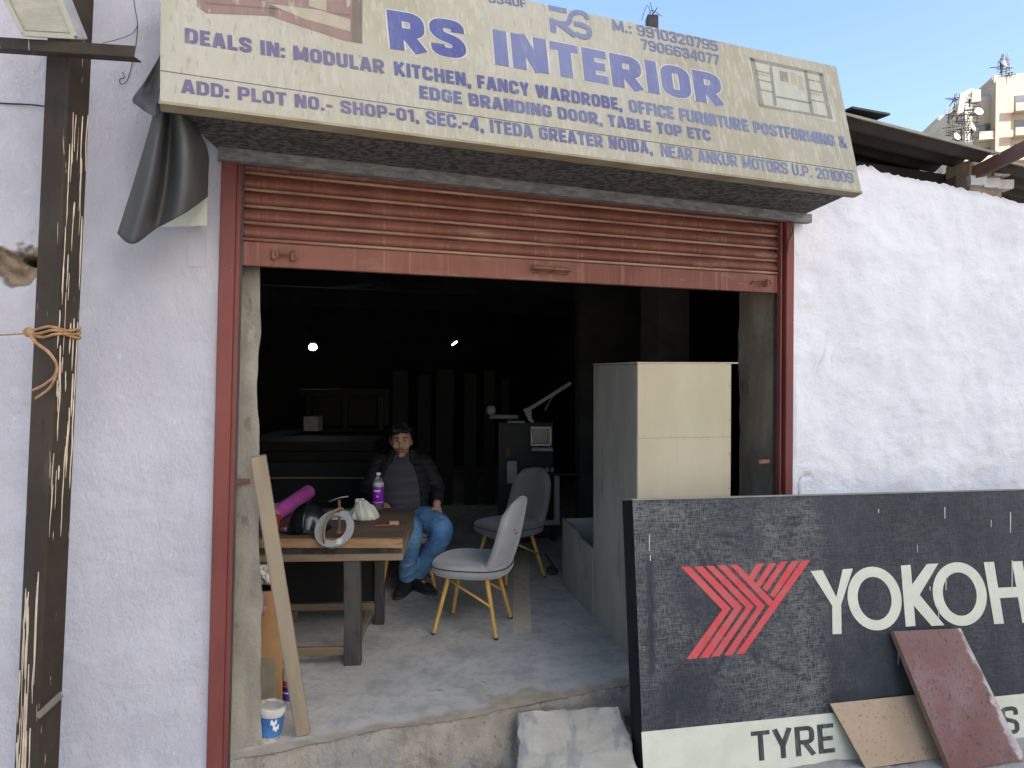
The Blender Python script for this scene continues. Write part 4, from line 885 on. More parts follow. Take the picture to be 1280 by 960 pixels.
# ------------------------------------------------------------------ chairs
def make_chair(lab, loc, rz, mf, grp, logo=True):
    t = thing('shell_chair', lab, 'chair', loc, rz, grp); lb_ = lambda mb, *a, **k: mb.build(*a, world=False, **k)
    pr = [(.001, .446), (.10, .449), (.19, .464), (.238, .464), (.262, .440), (.258, .395), (.235, .368), (.17, .360), (.001, .358)]
    sm = MB().lathe(pr, (0, -.01, 0), 36, Matrix.Diagonal((1.0, 1.0, 1)), e=3.0)
    seat = lb_(sm, 'seat', mf, parent=t, smooth=True, sub=1)
    e = 3.0; rg_ = []
    for k in range(41):
        a = 2 * math.pi * k / 40; ca, sa = math.cos(a), math.sin(a); q_ = (abs(ca) ** e + abs(sa) ** e) ** (-1 / e) * .262; rg_.append((ca * q_, sa * q_ - .01, .432))
    lb_(MB().tube(rg_, .0035, 6), 'piping', m_pipe, parent=seat)
    def bf(u, v):
        a = (u * 2 - 1); wv = .225 + .015 * math.sin(math.pi * min(1, v * 1.15)) - .022 * v
        tp_ = max(0, (v - .72) / .28); hw_ = wv * (1 - .42 * tp_ ** 2.6)
        return Vector((a * hw_, .175 + .065 * (1 - math.exp(-5 * v)) + .085 * v - .085 * a * a * (1 - .3 * v), .385 + .49 * v - .035 * tp_ * a * a))
    back = lb_(MB().grid(bf, 12, 14), 'backrest', mf, parent=t, smooth=True, solid=.058, sub=2)
    for sx in (-1, 1):
        for sy in (-1, 1):
            lm = MB(); lm.tube([(sx * .135, sy * .125 - .01, .37), (sx * .205, sy * .205 - .01, .012)], [.0155, .0125], 12); lg_ = lb_(lm, 'leg', m_gold, parent=t, smooth=True, angle=50)
            lb_(MB().lathe([(.001, 0), (.0135, 0), (.0135, .014), (.001, .016)], (sx * .2065, sy * .2075 - .01, 0), 12), 'foot_cap', m_pipe, parent=lg_)
    for sx in (-1, 1): lb_(MB().tube([(sx * .141, -.140, .345), (sx * .18, .165, .19)], .008, 8), 'stretcher', m_gold, parent=t, smooth=True)
    um = MB(); um.box((0, -.01, .352), (.30, .28, .016)); lb_(um, 'seat_plate', m_dark, parent=t)
    if logo:
        lo_ = MB()
        for k in range(3): lo_.box((.115 + .004 * k, .288 + .010 * k, .70 - .02 * k), (.035, .004, .010), Matrix.Rotation(R(-20), 3, 'X'))
        lb_(lo_, 'stitched_mark', m_redb, parent=back)
    return t
G = 'grey shell chairs with yellow wooden legs'
make_chair('pale grey upholstered chair nearest the doorway, turned sideways to the workbench', (-.245, 4.86, 0), math.atan2(-.975, -.22), m_chair, G)
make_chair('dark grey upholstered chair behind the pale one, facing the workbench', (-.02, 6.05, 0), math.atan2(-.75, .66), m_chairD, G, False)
make_chair('grey chair the seated man is sitting on', (-.83, 5.80, 0), R(12), m_chair, G, False)

# ------------------------------------------------------------------ the seated man
HB = Vector((-.83, 5.86, 0))
man = thing('person', 'man in blue jeans and open black quilted jacket sitting behind the workbench', 'person', HB)
def limb(mb, pts, rad, k=5, n=14): mb.tube(smoothpath(pts, k), lerp_list(rad, k), n)
hipL, kneL, ankL = Vector((-.735, 5.80, .545)), Vector((-.515, 5.47, .50)), Vector((-.725, 5.66, .135))
hipR, kneR, ankR = Vector((-.925, 5.80, .545)), Vector((-.735, 5.38, .535)), Vector((-.80, 5.60, .12))
shL, elL, wrL = Vector((-.690, 5.86, .955)), Vector((-.590, 5.85, .765)), Vector((-.575, 5.64, .665))
shR, elR, wrR = Vector((-1.050, 5.86, .955)), Vector((-1.125, 5.76, .765)), Vector((-1.00, 5.56, .70))
headc = Vector((-.872, 5.83, 1.135))
body = MB()
tors = [(.50, 5.86, .15, .12), (.60, 5.84, .16, .135), (.72, 5.82, .165, .14), (.85, 5.83, .175, .125), (.95, 5.86, .165, .10), (1.0, 5.87, .09, .07), (1.03, 5.87, .055, .055)]
def tloft(mb, rings, cx=-.865, gx=0.0, gy=0.0, n=24, a0=0, a1=360):
    V = []
    for z, y, rx, ry in rings:
        for k in range(n + 1):
            a = R(a0 + (a1 - a0) * k / n); V.append(Vector((cx + (rx + gx) * math.cos(a), y + (ry + gy) * math.sin(a), z)))
    q_ = n + 1; m_ = len(rings)
    F_ = [(j * q_ + i, j * q_ + i + 1, (j + 1) * q_ + i + 1, (j + 1) * q_ + i) for j in range(m_ - 1) for i in range(n)]
    if a1 - a0 == 360: F_ += [tuple(range(q_))[::-1], tuple((m_ - 1) * q_ + k for k in range(q_))]
    mb.add(V, F_)
tloft(body, tors)
limb(body, [(-.868, 5.87, .97), (-.87, 5.865, 1.03), (-.872, 5.855, 1.09)], [.062, .054, .056], 4)
# head: skull, jaw, nose, brow, ears
hm_ = MB()
prof_n = 22; V = []; F_ = []
for j in range(15):
    th = math.pi * j / 14
    for k in range(prof_n):
        ph = 2 * math.pi * k / prof_n
        x, y, z = math.sin(th) * math.cos(ph), math.sin(th) * math.sin(ph), math.cos(th)
        rx = .078 * (1 - .10 * max(0, -z)) ; ry = .098; rz_ = .118
        p = Vector((x * rx, y * ry, z * rz_))
        if z < -.1 and y < 0: p.y -= .012 * (-z)
        if z < -.3: p.x *= 1 - .22 * (-z - .3); p.y *= 1 - (.12 if y < 0 else .35) * (-z - .3)
        if y < -.3 and abs(z - .08) < .22 and abs(abs(x) - .4) < .22: p.y += .010
        V.append(p)
F_ = [(j * prof_n + k, j * prof_n + (k + 1) % prof_n, (j + 1) * prof_n + (k + 1) % prof_n, (j + 1) * prof_n + k) for j in range(14) for k in range(prof_n)]
Mh = Matrix.Rotation(R(6), 3, 'Z') @ Matrix.Rotation(R(3), 3, 'X')
hp = lambda v: headc + Mh @ Vector(v)
body.add([hp(p) for p in V], F_)
body.tube([hp((0, -.094, .022)), hp((0, -.108, -.008)), hp((0, -.113, -.026)), hp((0, -.096, -.034))], [.007, .011, .0145, .009], 8)
body.ball(hp((0, -.088, -.066)), (.026, .012, .010)); body.ball(hp((0, -.084, -.10)), (.026, .018, .016))
for sx in (-1, 1): body.ball(hp((sx * .079, .008, -.008)), (.010, .018, .031)); body.ball(hp((sx * .045, -.068, -.03)), (.022, .018, .02))
for a_, b_, c_ in ((shL, elL, wrL), (shR, elR, wrR)): limb(body, [a_, b_, c_], [.052, .042, .028])
for a_, b_, c_ in ((hipL, kneL, ankL), (hipR, kneR, ankR)): limb(body, [a_, b_, c_], [.075, .052, .034])
def hand(mb, wr, d, pn, sgn_):               # wrist, finger direction, palm normal
    d = Vector(d).normalized(); pn = Vector(pn); pn = (pn - d * pn.dot(d)).normalized(); s_ = d.cross(pn).normalized() * sgn_
    mb.tube([wr - d * .01, wr + d * .03, wr + d * .075, wr + d * .09], [(.026, .017), (.034, .017), (.040, .015), (.036, .012)], 12)
    for i, ln in enumerate((.068, .078, .072, .056)):
        o = wr + d * .082 + s_ * (.030 - .020 * i)
        mb.tube([o - d * .012, o + d * ln * .42, o + d * ln * .74 + pn * .013, o + d * ln * .94 + pn * .034], [.0088, .0085, .0078, .0062], 8)
    o = wr + d * .028 + s_ * .026; mb.tube([o, o + d * .022 + s_ * .020 + pn * .006, o + d * .05 + s_ * .027 + pn * .016, o + d * .07 + s_ * .024 + pn * .024], [.012, .011, .0095, .007], 8)
hand(body, wrL, (.10, -.42, -.62), (-.5, .45, -.6), -1)
hand(body, wrR, (.5, -.5, -.45), (0, .3, -.9), 1)
for an, dr in ((ankL, Vector((.74, -.67, 0))), (ankR, Vector((-.25, -.97, 0)))): body.tube([an, an - Vector((0, 0, .06)), an + dr * .1 - Vector((0, 0, .075))], [.034, .036, .032], 10)
body.build('body', m_skin, man, remesh=.0062)
def onman(mb, nm, m, **k): return mb.build(nm, m, man, **k)
# eyes, brows, mouth, stubble, hair
for sx in (-1, 1):
    e_ = MB().ball(hp((sx * .031, -.083, .016)), (.0135, .008, .0075)); onman(e_, 'eye', mat('eye_white', (.26, .22, .2), rough=.3), smooth=True)
    e_ = MB().ball(hp((sx * .031 + .001, -.0895, .016)), (.0062, .004, .0062)); onman(e_, 'iris', m_hair, smooth=True)
    e_ = MB().tube([hp((sx * .014, -.094, .034)), hp((sx * .032, -.094, .041)), hp((sx * .052, -.080, .036))], [.004, .0052, .003], 6); onman(e_, 'eyebrow', m_hair, smooth=True)
mo = MB().tube([hp((-.024, -.096, -.066)), hp((0, -.1025, -.064)), hp((.024, -.096, -.066))], [.003, .005, .003], 6); onman(mo, 'mouth', mat('lips', (.22, .085, .07), rough=.5), smooth=True)
ms = MB().tube([hp((-.028, -.092, -.053)), hp((0, -.1005, -.047)), hp((.028, -.092, -.053))], [.004, .0055, .003], 6); onman(ms, 'moustache', mat('stubble', (.10, .06, .045), rough=.8), smooth=True)
hr = MB()
def hfn(u, v):
    a = 2 * math.pi * u; th = v * R(104)
    x, y, z = math.sin(th) * math.cos(a), math.sin(th) * math.sin(a), math.cos(th)
    if y < -.1:                                  # hairline on the forehead
        th = min(th, R(52) + R(14) * N((a * 2, 0, 0), 2)); x, y, z = math.sin(th) * math.cos(a), math.sin(th) * math.sin(a), math.cos(th)
    k_ = 1.12 + .05 * N((x, y, z), 6)
    return hp((x * .079 * k_ + .002, y * .099 * k_ + .003, z * .118 * (k_ + .05)))
hr.grid(hfn, 40, 16)
onman(hr, 'hair', m_hair, smooth=True, solid=.012)
fr_ = MB()
for k in range(7): fr_.tube(smoothpath([hp((.028 - .012 * k, -.05, .112)), hp((-.004 - .009 * k, -.088, .096)), hp((-.022 - .007 * k, -.093 + .004 * k, .070 - .002 * k))], 4), [.014] * 4 + [.011] * 4 + [.004], 6)
onman(fr_, 'hair_fringe', m_hair, smooth=True)
tuft = MB(); rnd = random.Random(3)
for k in range(60):
    a0 = rnd.uniform(0, 6.283); th = rnd.uniform(.15, 1.5); pts = []
    for j in range(4):
        th2 = th + .16 * j; a2 = a0 + .12 * j
        if math.sin(th2) * math.sin(a2) < -.25: th2 = min(th2, .95)
        kk = 1.17 + .035 * math.sin(1.05 * j) + .02 * rnd.random()
        pts.append(hp((math.sin(th2) * math.cos(a2) * .079 * kk, math.sin(th2) * math.sin(a2) * .099 * kk + .003, math.cos(th2) * .118 * (kk + .05))))
    tuft.tube(pts, [.009, .011, .009, .003], 5)
onman(tuft, 'hair_tufts', m_hair, smooth=True, kind='stuff')
# shirt
st = MB(); tloft(st, [(.53, 5.845, .17, .15), (.60, 5.81, .185, .175), (.68, 5.785, .19, .185), (.78, 5.79, .19, .165), (.88, 5.82, .19, .135), (.955, 5.86, .185, .105), (.995, 5.87, .12, .08), (1.02, 5.87, .075, .068)])
onman(st, 'shirt', m_shirt, remesh=.012)
cl_ = MB(); cl_.tube([Vector((-.868, 5.866, 1.022)) + Vector((.068 * math.cos(R(a)), .066 * math.sin(R(a)), -.02 * math.sin(R(a + 180)) * (1 if 180 < a < 360 else .0))) for a in range(-60, 241, 20)], .013, 8); onman(cl_, 'shirt_collar', m_shirt, smooth=True)
# jeans
jn = MB()
tloft(jn, [(.47, 5.83, .14, .12), (.52, 5.83, .178, .165), (.58, 5.825, .182, .178), (.625, 5.82, .178, .172)])
limb(jn, [hipL + Vector((-.01, .02, -.01)), hipL.lerp(kneL, .5) + Vector((0, 0, .02)), kneL, kneL.lerp(ankL, .5) + Vector((0, .01, -.02)), ankL + Vector((0, -.005, .0))], [.112, .100, .082, .075, .064], 6, 16)
limb(jn, [hipR + Vector((.01, .02, -.01)), hipR.lerp(kneR, .5) + Vector((0, 0, .02)), kneR, kneR.lerp(ankR, .5), ankR], [.112, .100, .082, .072, .064], 6, 16)
for a_, b_, ang in ((kneL, ankL, .9), (kneR, ankR, .9), (hipL, kneL, .95), (hipR, kneR, .95)):
    for k in range(4):
        p = a_.lerp(b_, .2 + .2 * k + .05 * (k % 2)); d_ = (b_ - a_).normalized(); x = d_.cross(Vector((0, 0, 1))).normalized(); y = x.cross(d_)
        jn.tube([p + x * .068 * math.cos(q_) + y * .068 * math.sin(q_) + d_ * .03 * math.sin(q_ * 1.5 + k) for q_ in [R(200 + 20 * i) for i in range(8)]], [.004, .008, .011, .012, .012, .010, .008, .004], 6)
onman(jn, 'jeans', m_jean, remesh=.0085)
bt_ = MB(); tloft(bt_, [(.612, 5.82, .182, .178), (.632, 5.818, .182, .177)]); onman(bt_, 'belt', m_shoe)
# jacket
jk = MB()
def jring(rings, n=44):
    V = []; 
    for j, (z, y, rx, ry, gap) in enumerate(rings):
        for k in range(n + 1):
            a = R(-90 + gap + (360 - 2 * gap) * k / n); b2 = 1
            V.append(Vector((-.868 + rx * math.cos(a) * b2, y + ry * math.sin(a) * b2, z)))
    q_ = n + 1
    jk.add(V, [(j * q_ + i, j * q_ + i + 1, (j + 1) * q_ + i + 1, (j + 1) * q_ + i) for j in range(len(rings) - 1) for i in range(n)])
rings = []
key = [(.50, 5.83, .212, .19, 56), (.62, 5.82, .214, .205, 54), (.74, 5.815, .212, .20, 50), (.86, 5.835, .210, .16, 40), (.95, 5.865, .190, .12, 31), (.995, 5.875, .13, .098, 30), (1.04, 5.88, .092, .085, 42), (1.065, 5.88, .088, .083, 46)]
for i in range(len(key) - 1):
    for j in range(6): rings.append(tuple(key[i][q_] + (key[i + 1][q_] - key[i][q_]) * j / 6 for q_ in range(5)))
rings.append(key[-1])
rings = [(z, y, rx + .008 * abs(math.sin(z * 48)), ry + .008 * abs(math.sin(z * 48)), g_) for z, y, rx, ry, g_ in rings]
jring(rings)
for i in range(len(jk.V)): pass
jo = onman(jk, 'jacket', m_jack, smooth=True, solid=.022)
for a_, b_, c_ in ((shL, elL, wrL), (shR, elR, wrR)):
    sl_ = MB(); P_ = smoothpath([a_ + (Vector((-.868, 5.86, .95)) - a_) * .25, a_, a_.lerp(b_, .5), b_, b_.lerp(c_, .5), c_.lerp(b_, .12)], 7)
    rr = lerp_list([.058, .068, .064, .059, .052, .044], 7); rr = [r * (1 + .05 * abs(math.sin(i * .75))) for i, r in enumerate(rr)]
    sl_.tube(P_, rr, 16); onman(sl_, 'sleeve', m_jack, smooth=True)
# shoes
for an, dr in ((ankL, Vector((.74, -.67, 0))), (ankR, Vector((-.25, -.97, 0)))):
    s_ = MB(); z0 = Vector((an.x, an.y, 0)); 
    s_.tube([z0 - dr * .065 + Vector((0, 0, .05)), z0 - dr * .03 + Vector((0, 0, .062)), z0 + dr * .05 + Vector((0, 0, .055)), z0 + dr * .13 + Vector((0, 0, .043)), z0 + dr * .185 + Vector((0, 0, .036))], [(.03, .036), (.038, .05), (.042, .045), (.046, .034), (.028, .02)], 14)
    s_.tube([z0 + Vector((0, 0, .05)), z0 + Vector((0, 0, .10))], .040, 12)
    so = onman(s_, 'shoe', m_shoe, remesh=.008)
    f_ = MB(); f_.tube([z0 - dr * .085 + Vector((0, 0, .013)), z0 + dr * .05 + Vector((0, 0, .013)), z0 + dr * .14 + Vector((0, 0, .013)), z0 + dr * .205 + Vector((0, 0, .015))], [(.032, .012), (.040, .012), (.047, .012), (.024, .010)], 12); f_.build('sole', m_sole, so, smooth=True)

# ------------------------------------------------------------------ plywood cabinet, low carcass behind it
KY = 1.03
ca = Vector((.695 * KY, 4.09 * KY, 0)); cd = Vector((.98, .19, 0)).normalized(); cn_ = Vector((-.19, .98, 0)).normalized()
cab = thing('plywood_cabinet', 'tall unfinished plywood cabinet standing at the right of the doorway', 'cabinet', ca, math.atan2(cd.y, cd.x))
def cb(x0, x1, y0, y1, z0, z1, nm, m, bev=.002):
    return MB().box(((x0 + x1) / 2, (y0 + y1) / 2, (z0 + z1) / 2), (x1 - x0, y1 - y0, z1 - z0)).build(nm, m, cab, world=False, bevel=bev)
ch_ = 1.727
cb(.0, .575, .0, .018, .0, 1.30, 'front_panel', m_ply); cb(.0, .575, .0, .018, 1.3008, ch_, 'front_panel', m_ply)
cb(-.001, .017, .0185, .84, 0, ch_ - .002, 'side_panel', m_plyD); cb(.557, .574, .0185, .84, 0, ch_ - .002, 'side_panel', m_plyD)
cb(-.004, .62, -.002, .84, ch_ + .001, ch_ + .010, 'top_panel', m_ply); cb(.018, .556, .82, .838, 0, ch_ - .004, 'rear_panel', m_plyD)
nl = MB()
for k in range(7): nl.lathe([(.001, 0), (.0022, 0), (.0022, .001), (.001, .0015)], (.04 + .08 * k, -.0, 1.302 + .012 * (-1) ** k), 8, Matrix.Rotation(R(90), 3, 'X'))
for k in range(8): nl.lathe([(.001, 0), (.0035, 0), (.0035, .002), (.001, .003)], (.565, 0, .2 + .2 * k), 8, Matrix.Rotation(R(90), 3, 'X'))
nl.build('nail_head', m_rust, cab, world=False)
low = thing('low_carcass', 'low open plywood carcass on the floor behind the tall cabinet', 'cabinet', ca + cn_ * .86, math.atan2(cd.y, cd.x))
def lo(x0, x1, y0, y1, z0, z1, nm, m): return MB().box(((x0 + x1) / 2, (y0 + y1) / 2, (z0 + z1) / 2), (x1 - x0, y1 - y0, z1 - z0)).build(nm, m, low, world=False, bevel=.002)
yl = .80
MB().prism([(-.0, 0, 0), (-.0, yl, 0), (-.0, yl, .52), (-.0, yl * .55, .50), (-.0, yl * .4, .47), (-.0, .0, .47)], (.018, 0, 0)).build('side_panel', m_plyD, low, world=False)
lo(.56, .578, 0, yl, 0, .5, 'side_panel', m_plyD); lo(.019, .559, yl - .018, yl, 0, .52, 'end_panel', mat('inside_ply', (.36, .35, .31), rough=.7)); lo(.019, .559, .0, yl - .02, .02, .04, 'bottom_panel', m_plyD)
bk_ = onz(697, 722)
bl = MB(); bl.tube(smoothpath([(0, 0, .02), (.02, .05, .05), (-.01, .10, .09), (-.05, .2, .13)], 4), .01, 8); bl.ball((0, .05, .03), (.05, .08, .03))
bo_ = bl.build('hand_tool', m_dark, smooth=True); bo_.location = bk_ + Vector((-.04, .05, 0)); tag(bo_, 'dark hand tool lying on the floor left of the low carcass', 'tool')

# ------------------------------------------------------------------ old black advertising panel on the street
YA = R(13); ud = Vector((math.cos(YA), math.sin(YA), 0)); lean = R(9)
pn = Vector((math.sin(YA), -math.cos(YA), 0)); pn = (pn * math.cos(lean) + Vector((0, 0, 1)) * math.sin(lean)).normalized()
PP = atY(790.6, 626, 3.66)
def ap(x, y, off=.0): return hit(x, y, PP, pn) + pn * off
adv = thing('advertising_panel', 'old black tyre advertising panel with cream lettering leaning outside the doorway', 'sign panel', hit(805, 985, PP, pn))
aTL, aBL = ap(790.6, 626), ap(805.5, 985); dR = ap(1280, 613) - aTL; aTR = aTL + dR * 1.75; dB = ap(1280, 925) - aBL; aBR = aBL + dB * 1.75
th = .14
scuffs = [((872, 690), (905, 770), .012), ((882, 688), (900, 720), .008), ((905, 770), (950, 830), .008), ((940, 815), (1010, 850), .007), ((895, 668), (925, 672), .010), ((905, 678), (922, 683), .008), ((985, 648), (1005, 645), .009), ((982, 656), (998, 655), .009), ((985, 664), (994, 668), .008), ((895, 840), (915, 800), .010), ((1040, 870), (1110, 862), .02), ((812, 700), (815, 840), .02)]
def a_dust(p, u, v):
    q = .62 + .55 * FB((u * 5, v * 2.2, 0), 1.3, 4)
    q *= 1.0 if u < .235 else (max(.32, 1 - (u - .235) / .045) if u < .3 else .32 + .12 * N((u * 30, v * 1.5, 0), 1.0))
    q *= .65 + .5 * (.5 + .5 * N((u * 60, v * 3, 1), 1.0))
    for A_, B_, wd in scuf3:
        d = B_ - A_; t = max(0, min(1, (p - A_).dot(d) / d.length_squared)); wq = max(.003, 1.5 * wd + .008 * N(p, 30)); q *= 1 - .95 * max(0, 1 - ((p - A_ - d * t).length / wq) ** 2)
    return max(0, min(1.15, q))
scuf3 = [(ap(*a_, 0), ap(*b_, 0), c_) for a_, b_, c_ in scuffs]
V = []; W = []; nu, nv = 260, 110
for j in range(nv + 1):
    for i in range(nu + 1):
        u, v = i / nu, j / nv; p = aBL.lerp(aBR, u).lerp(aTL.lerp(aTR, u), v); V.append(p); W.append(a_dust(p, u, v))
q_ = nu + 1
MB().add(V, [(j * q_ + i, j * q_ + i + 1, (j + 1) * q_ + i + 1, (j + 1) * q_ + i) for j in range(nv) for i in range(nu)]).build('face_sheet', m_panel, adv, wear=W)
i_ = .004
bkp = [p - pn * th for p in (aTL, aTR, aBR, aBL)]; frp = [p - pn * .0135 for p in (aTL, aTR, aBR, aBL)]
MB().add(frp + bkp, [(0, 1, 2, 3), (4, 5, 6, 7), (1, 2, 6, 5), (2, 3, 7, 6), (3, 0, 4, 7), (0, 1, 5, 4)]).build('panel_body', m_panelside, adv)
upv = (aTL - aBL).normalized()
MB().prism([aTL + upv * .002 + pn * .004, aTR + upv * .002 + pn * .004, aTR + upv * .002 - pn * (th + .004), aTL + upv * .002 - pn * (th + .004)], upv * .006).build('top_cap', m_paneltop, adv)
z8 = lambda l: [(680 + x / 2.1333, 600 + y / 2.1333) for x, y in l]
z5 = lambda l: [(840 + x / 5.818, 680 + y / 5.818) for x, y in l]
sL0, sL1 = ap(801.6, 915, .0008), ap(1280, 867, .0008); e0_ = aBL + pn * .0008 + upv * .004; e1_ = aBR + pn * .0008 + upv * .004
sR = sL0 + (sL1 - sL0) * (1.75 * dB.length / (sL1 - sL0).length)
MB().poly([sL0, sR, e1_, e0_]).build('cream_band', m_cream, adv)
def decal(nm, polys, off, m, par=adv):
    mb = MB()
    for p in polys: mb.poly([ap(x, y, off) for x, y in p])
    return mb.build(nm, m, par)
decal('lettering', [z8([(710, 243), (742, 240), (779, 312), (796, 238), (823, 236), (792, 332), (793, 410), (769, 411), (768, 335)])], .0018, m_cream)
def ringpoly(cx, cy, ro, ri, n=36, sk=.08):
    mb = MB(); V = []
    for k in range(n):
        a = 2 * math.pi * k / n
        for rx, ry in (ro, ri): V.append(ap(*z8([(cx + rx * math.cos(a) + sk * ry * math.sin(a), cy + ry * math.sin(a))])[0], .0018))
    return mb.add(V, [(2 * k, 2 * k + 1, (2 * k + 3) % (2 * n), (2 * k + 2) % (2 * n)) for k in range(n)])
ringpoly(881, 316, (72, 85), (45, 58)).build('lettering', m_cream, adv)
decal('lettering', [z8([(951, 228), (977, 226), (990, 389), (964, 391)])], .0018, m_cream)
decal('lettering', [z8([(1020, 224), (1051, 222), (1001, 306), (1067, 387), (1033, 389), (974, 322), (972, 291)])], .0022, m_cream)
ringpoly(1108, 304, (72, 85), (45, 58)).build('lettering', m_cream, adv)
decal('lettering', [z8([(1172, 219), (1199, 218), (1226, 383), (1200, 384)]), z8([(1247, 217), (1275, 216), (1301, 380), (1275, 381)])], .0018, m_cream)
decal('lettering', [z8([(1210, 287), (1259, 285), (1264, 312), (1214, 315)])], .0022, m_cream)
lettering('AMA', (1305, 777.5), (1525, 765), (1294, 700), lambda x, y: ap(x, y, .0016), pn, m_cream, adv, .068)
lettering('TYRE', (940.5, 952), (1044, 940), (939.5, 914.5), lambda x, y: ap(x, y, .0016), pn, m_blk, adv, .075)
lettering('S', (1253, 919), (1275, 916.5), (1252, 884), lambda x, y: ap(x, y, .0016), pn, m_blk, adv, .075)
chev = [[(65, 165), (130, 165), (425, 468), (178, 833), (105, 836), (365, 478)], [(160, 165), (220, 160), (510, 460), (265, 826), (198, 829), (450, 470)], [(245, 160), (300, 158), (592, 453), (345, 815), (283, 819), (540, 463)], [(328, 155), (385, 152), (675, 448), (435, 806), (377, 810), (620, 458)]]
chev += [[(420, 150), (475, 150), (735, 415), (705, 452)], [(945, 120), (1003, 118), (520, 798), (463, 802), (722, 432)], [(868, 125), (925, 122), (742, 388), (706, 372)], [(790, 128), (840, 125), (690, 345), (655, 320)], [(705, 141), (756, 138), (640, 312), (606, 288)], [(615, 143), (668, 140), (590, 268), (556, 232)]]
for i, cset in enumerate((chev[:4], chev[4:5], chev[5:])): decal('red_emblem', [z5(p) for p in cset],   .0014 + .0004 * i, m_redp)
spl = MB(); rnd = random.Random(11)
for k in range(10):
    x, y = rnd.uniform(1085, 1278), rnd.uniform(628, 860); hgt = rnd.choice([3, 5, 9, 16]); wd = rnd.uniform(.8, 1.7)
    if 700 < y < 785 and rnd.random() < .6: y -= 60
    spl.poly([ap(x, y, .0026), ap(x + wd, y, .0026), ap(x + wd * .8, y + hgt, .0026), ap(x + .2, y + hgt, .0026)])
for x, y, hgt in ((811, 668, 20), (812, 694, 7), (1262, 640, 26), (1264, 700, 40), (1180, 634, 14)): spl.poly([ap(x, y, .0026), ap(x + 1.3, y, .0026), ap(x + 1.2, y + hgt, .0026), ap(x + .1, y + hgt, .0026)])
spl.build('paint_splash', m_buck, adv, kind='stuff')
# two boards leaning on it
def leanb(nm, lab, tl, tr, Lpx, Rpx, m, th_, offs, scr=False):
    a, b_ = ap(*tl, offs), ap(*tr, offs)
    n_g = Vector((math.sin(YA), -math.cos(YA), 0)); ang = R(24)
    dn_edge = None
    # board plane: through the top edge, sloping out to the street
    wv = (b_ - a).normalized(); pl_up = (Vector((0, 0, 1)) * math.cos(ang) - n_g * math.sin(ang)); nb_ = wv.cross(pl_up).normalized()
    if nb_.dot(n_g) < 0: nb_ = -nb_
    c_, d_ = hit(*Rpx, a, nb_), hit(*Lpx, a, nb_)
    dirL = (d_ - a).normalized(); ln = (GZ + .012 - a.z) / dirL.z; dirR = (c_ - b_).normalized(); lr = (GZ + .012 - b_.z) / dirR.z
    o = thing(nm, lab, 'board', a + dirL * ln)
    P_ = [a, b_, b_ + dirR * lr, a + dirL * ln]
    MB().prism(P_, nb_ * -th_).build('board_core', m_plyedge, o)
    V = []; W = []; nu, nv = 40, 90
    for j in range(nv + 1):
        for i in range(nu + 1):
            u, v = i / nu, j / nv; p = P_[0].lerp(P_[1], u).lerp(P_[3].lerp(P_[2], u), v) + nb_ * .0015; V.append(p)
            W.append(max(0, min(1, (u - .93 + .12 * N(p, 9, 3) + .10 * N(p, 34)) / .04)) * (1 if scr else 0))
    q_ = nu + 1
    MB().add(V, [(j * q_ + i, j * q_ + i + 1, (j + 1) * q_ + i + 1, (j + 1) * q_ + i) for j in range(nv) for i in range(nu)]).build('laminate_face', m, o, wear=W)
    return o
leanb('laminate_board', 'purple brown laminated board leaning across the advertising panel', (1109, 787), (1192, 783.5), (1187, 960), (1287, 960), m_lam, .03, .045, True)
leanb('beige_board', 'beige speckled board leaning low on the panel left of the purple brown one', (1034, 878), (1150, 866), (1082, 960), (1215, 960), m_beige, .014, .022)
# broken slab used as a ramp
sa, sb = onz(646, 890, -.006), onz(774, 882, -.006); sc2, sd3 = onz(806, 985, GZ + .05), onz(648, 985, GZ + .05)
slb = thing('cement_ramp_slab', 'broken cement slab laid as a ramp up to the shop floor', 'slab', sd3)
nS = (sb - sa).cross(sd3 - sa).normalized(); nS = nS if nS.z > 0 else -nS
mbs = MB()
outl = []
Q = [sa, sb, sc2 + (sc2 - sb) * .25, sd3 + (sd3 - sa) * .25]
for i in range(4):
    for j in range(26):
        p = Q[i].lerp(Q[(i + 1) % 4], j / 26); outl.append(p + Vector((N(p, 12, 1), N(p, 12, 5), 0)) * .016 + Vector((N(p, 40, 1), N(p, 40, 5), 0)) * .007)
cS = sum(outl, Vector()) / len(outl); rings_ = [1, .96, .84, .7, .55, .4, .25]
V = []
for r_ in rings_: V += [cS + (p - cS) * r_ + nS * ((.0 if r_ == 1 else .010) + .010 * N(p * r_, 7) + .005 * N(p * r_, 24)) for p in outl]
V += [cS + nS * .01]; nO = len(outl)
F_ = [(j * nO + i, j * nO + (i + 1) % nO, (j + 1) * nO + (i + 1) % nO, (j + 1) * nO + i) for j in range(6) for i in range(nO)] + [(6 * nO + i, 6 * nO + (i + 1) % nO, 7 * nO) for i in range(nO)]
base = len(V); V += [p - nS * .06 for p in outl]; F_ += [(i, (i + 1) % nO, base + (i + 1) % nO, base + i) for i in range(nO)]
mbs.add(V, F_).build('slab', m_slab, slb, smooth=True, angle=50)
rub = MB()
for k in range(90):
    u_ = random.random(); p = Q[1].lerp(Q[2], random.uniform(-.1, 1)) if k < 50 else Vector((random.uniform(.6, 1.6), random.uniform(2.9, 3.35), GZ + .01))
    p = p + Vector((random.uniform(-.02, .05), random.uniform(-.03, .03), 0)); p.z = GZ + .012
    r_ = random.uniform(.005, .016); rub.ball(p, (r_, r_ * random.uniform(.6, 1.2), r_ * .6), 7, 5)
rub.build('rubble', m_thr, kind='stuff')

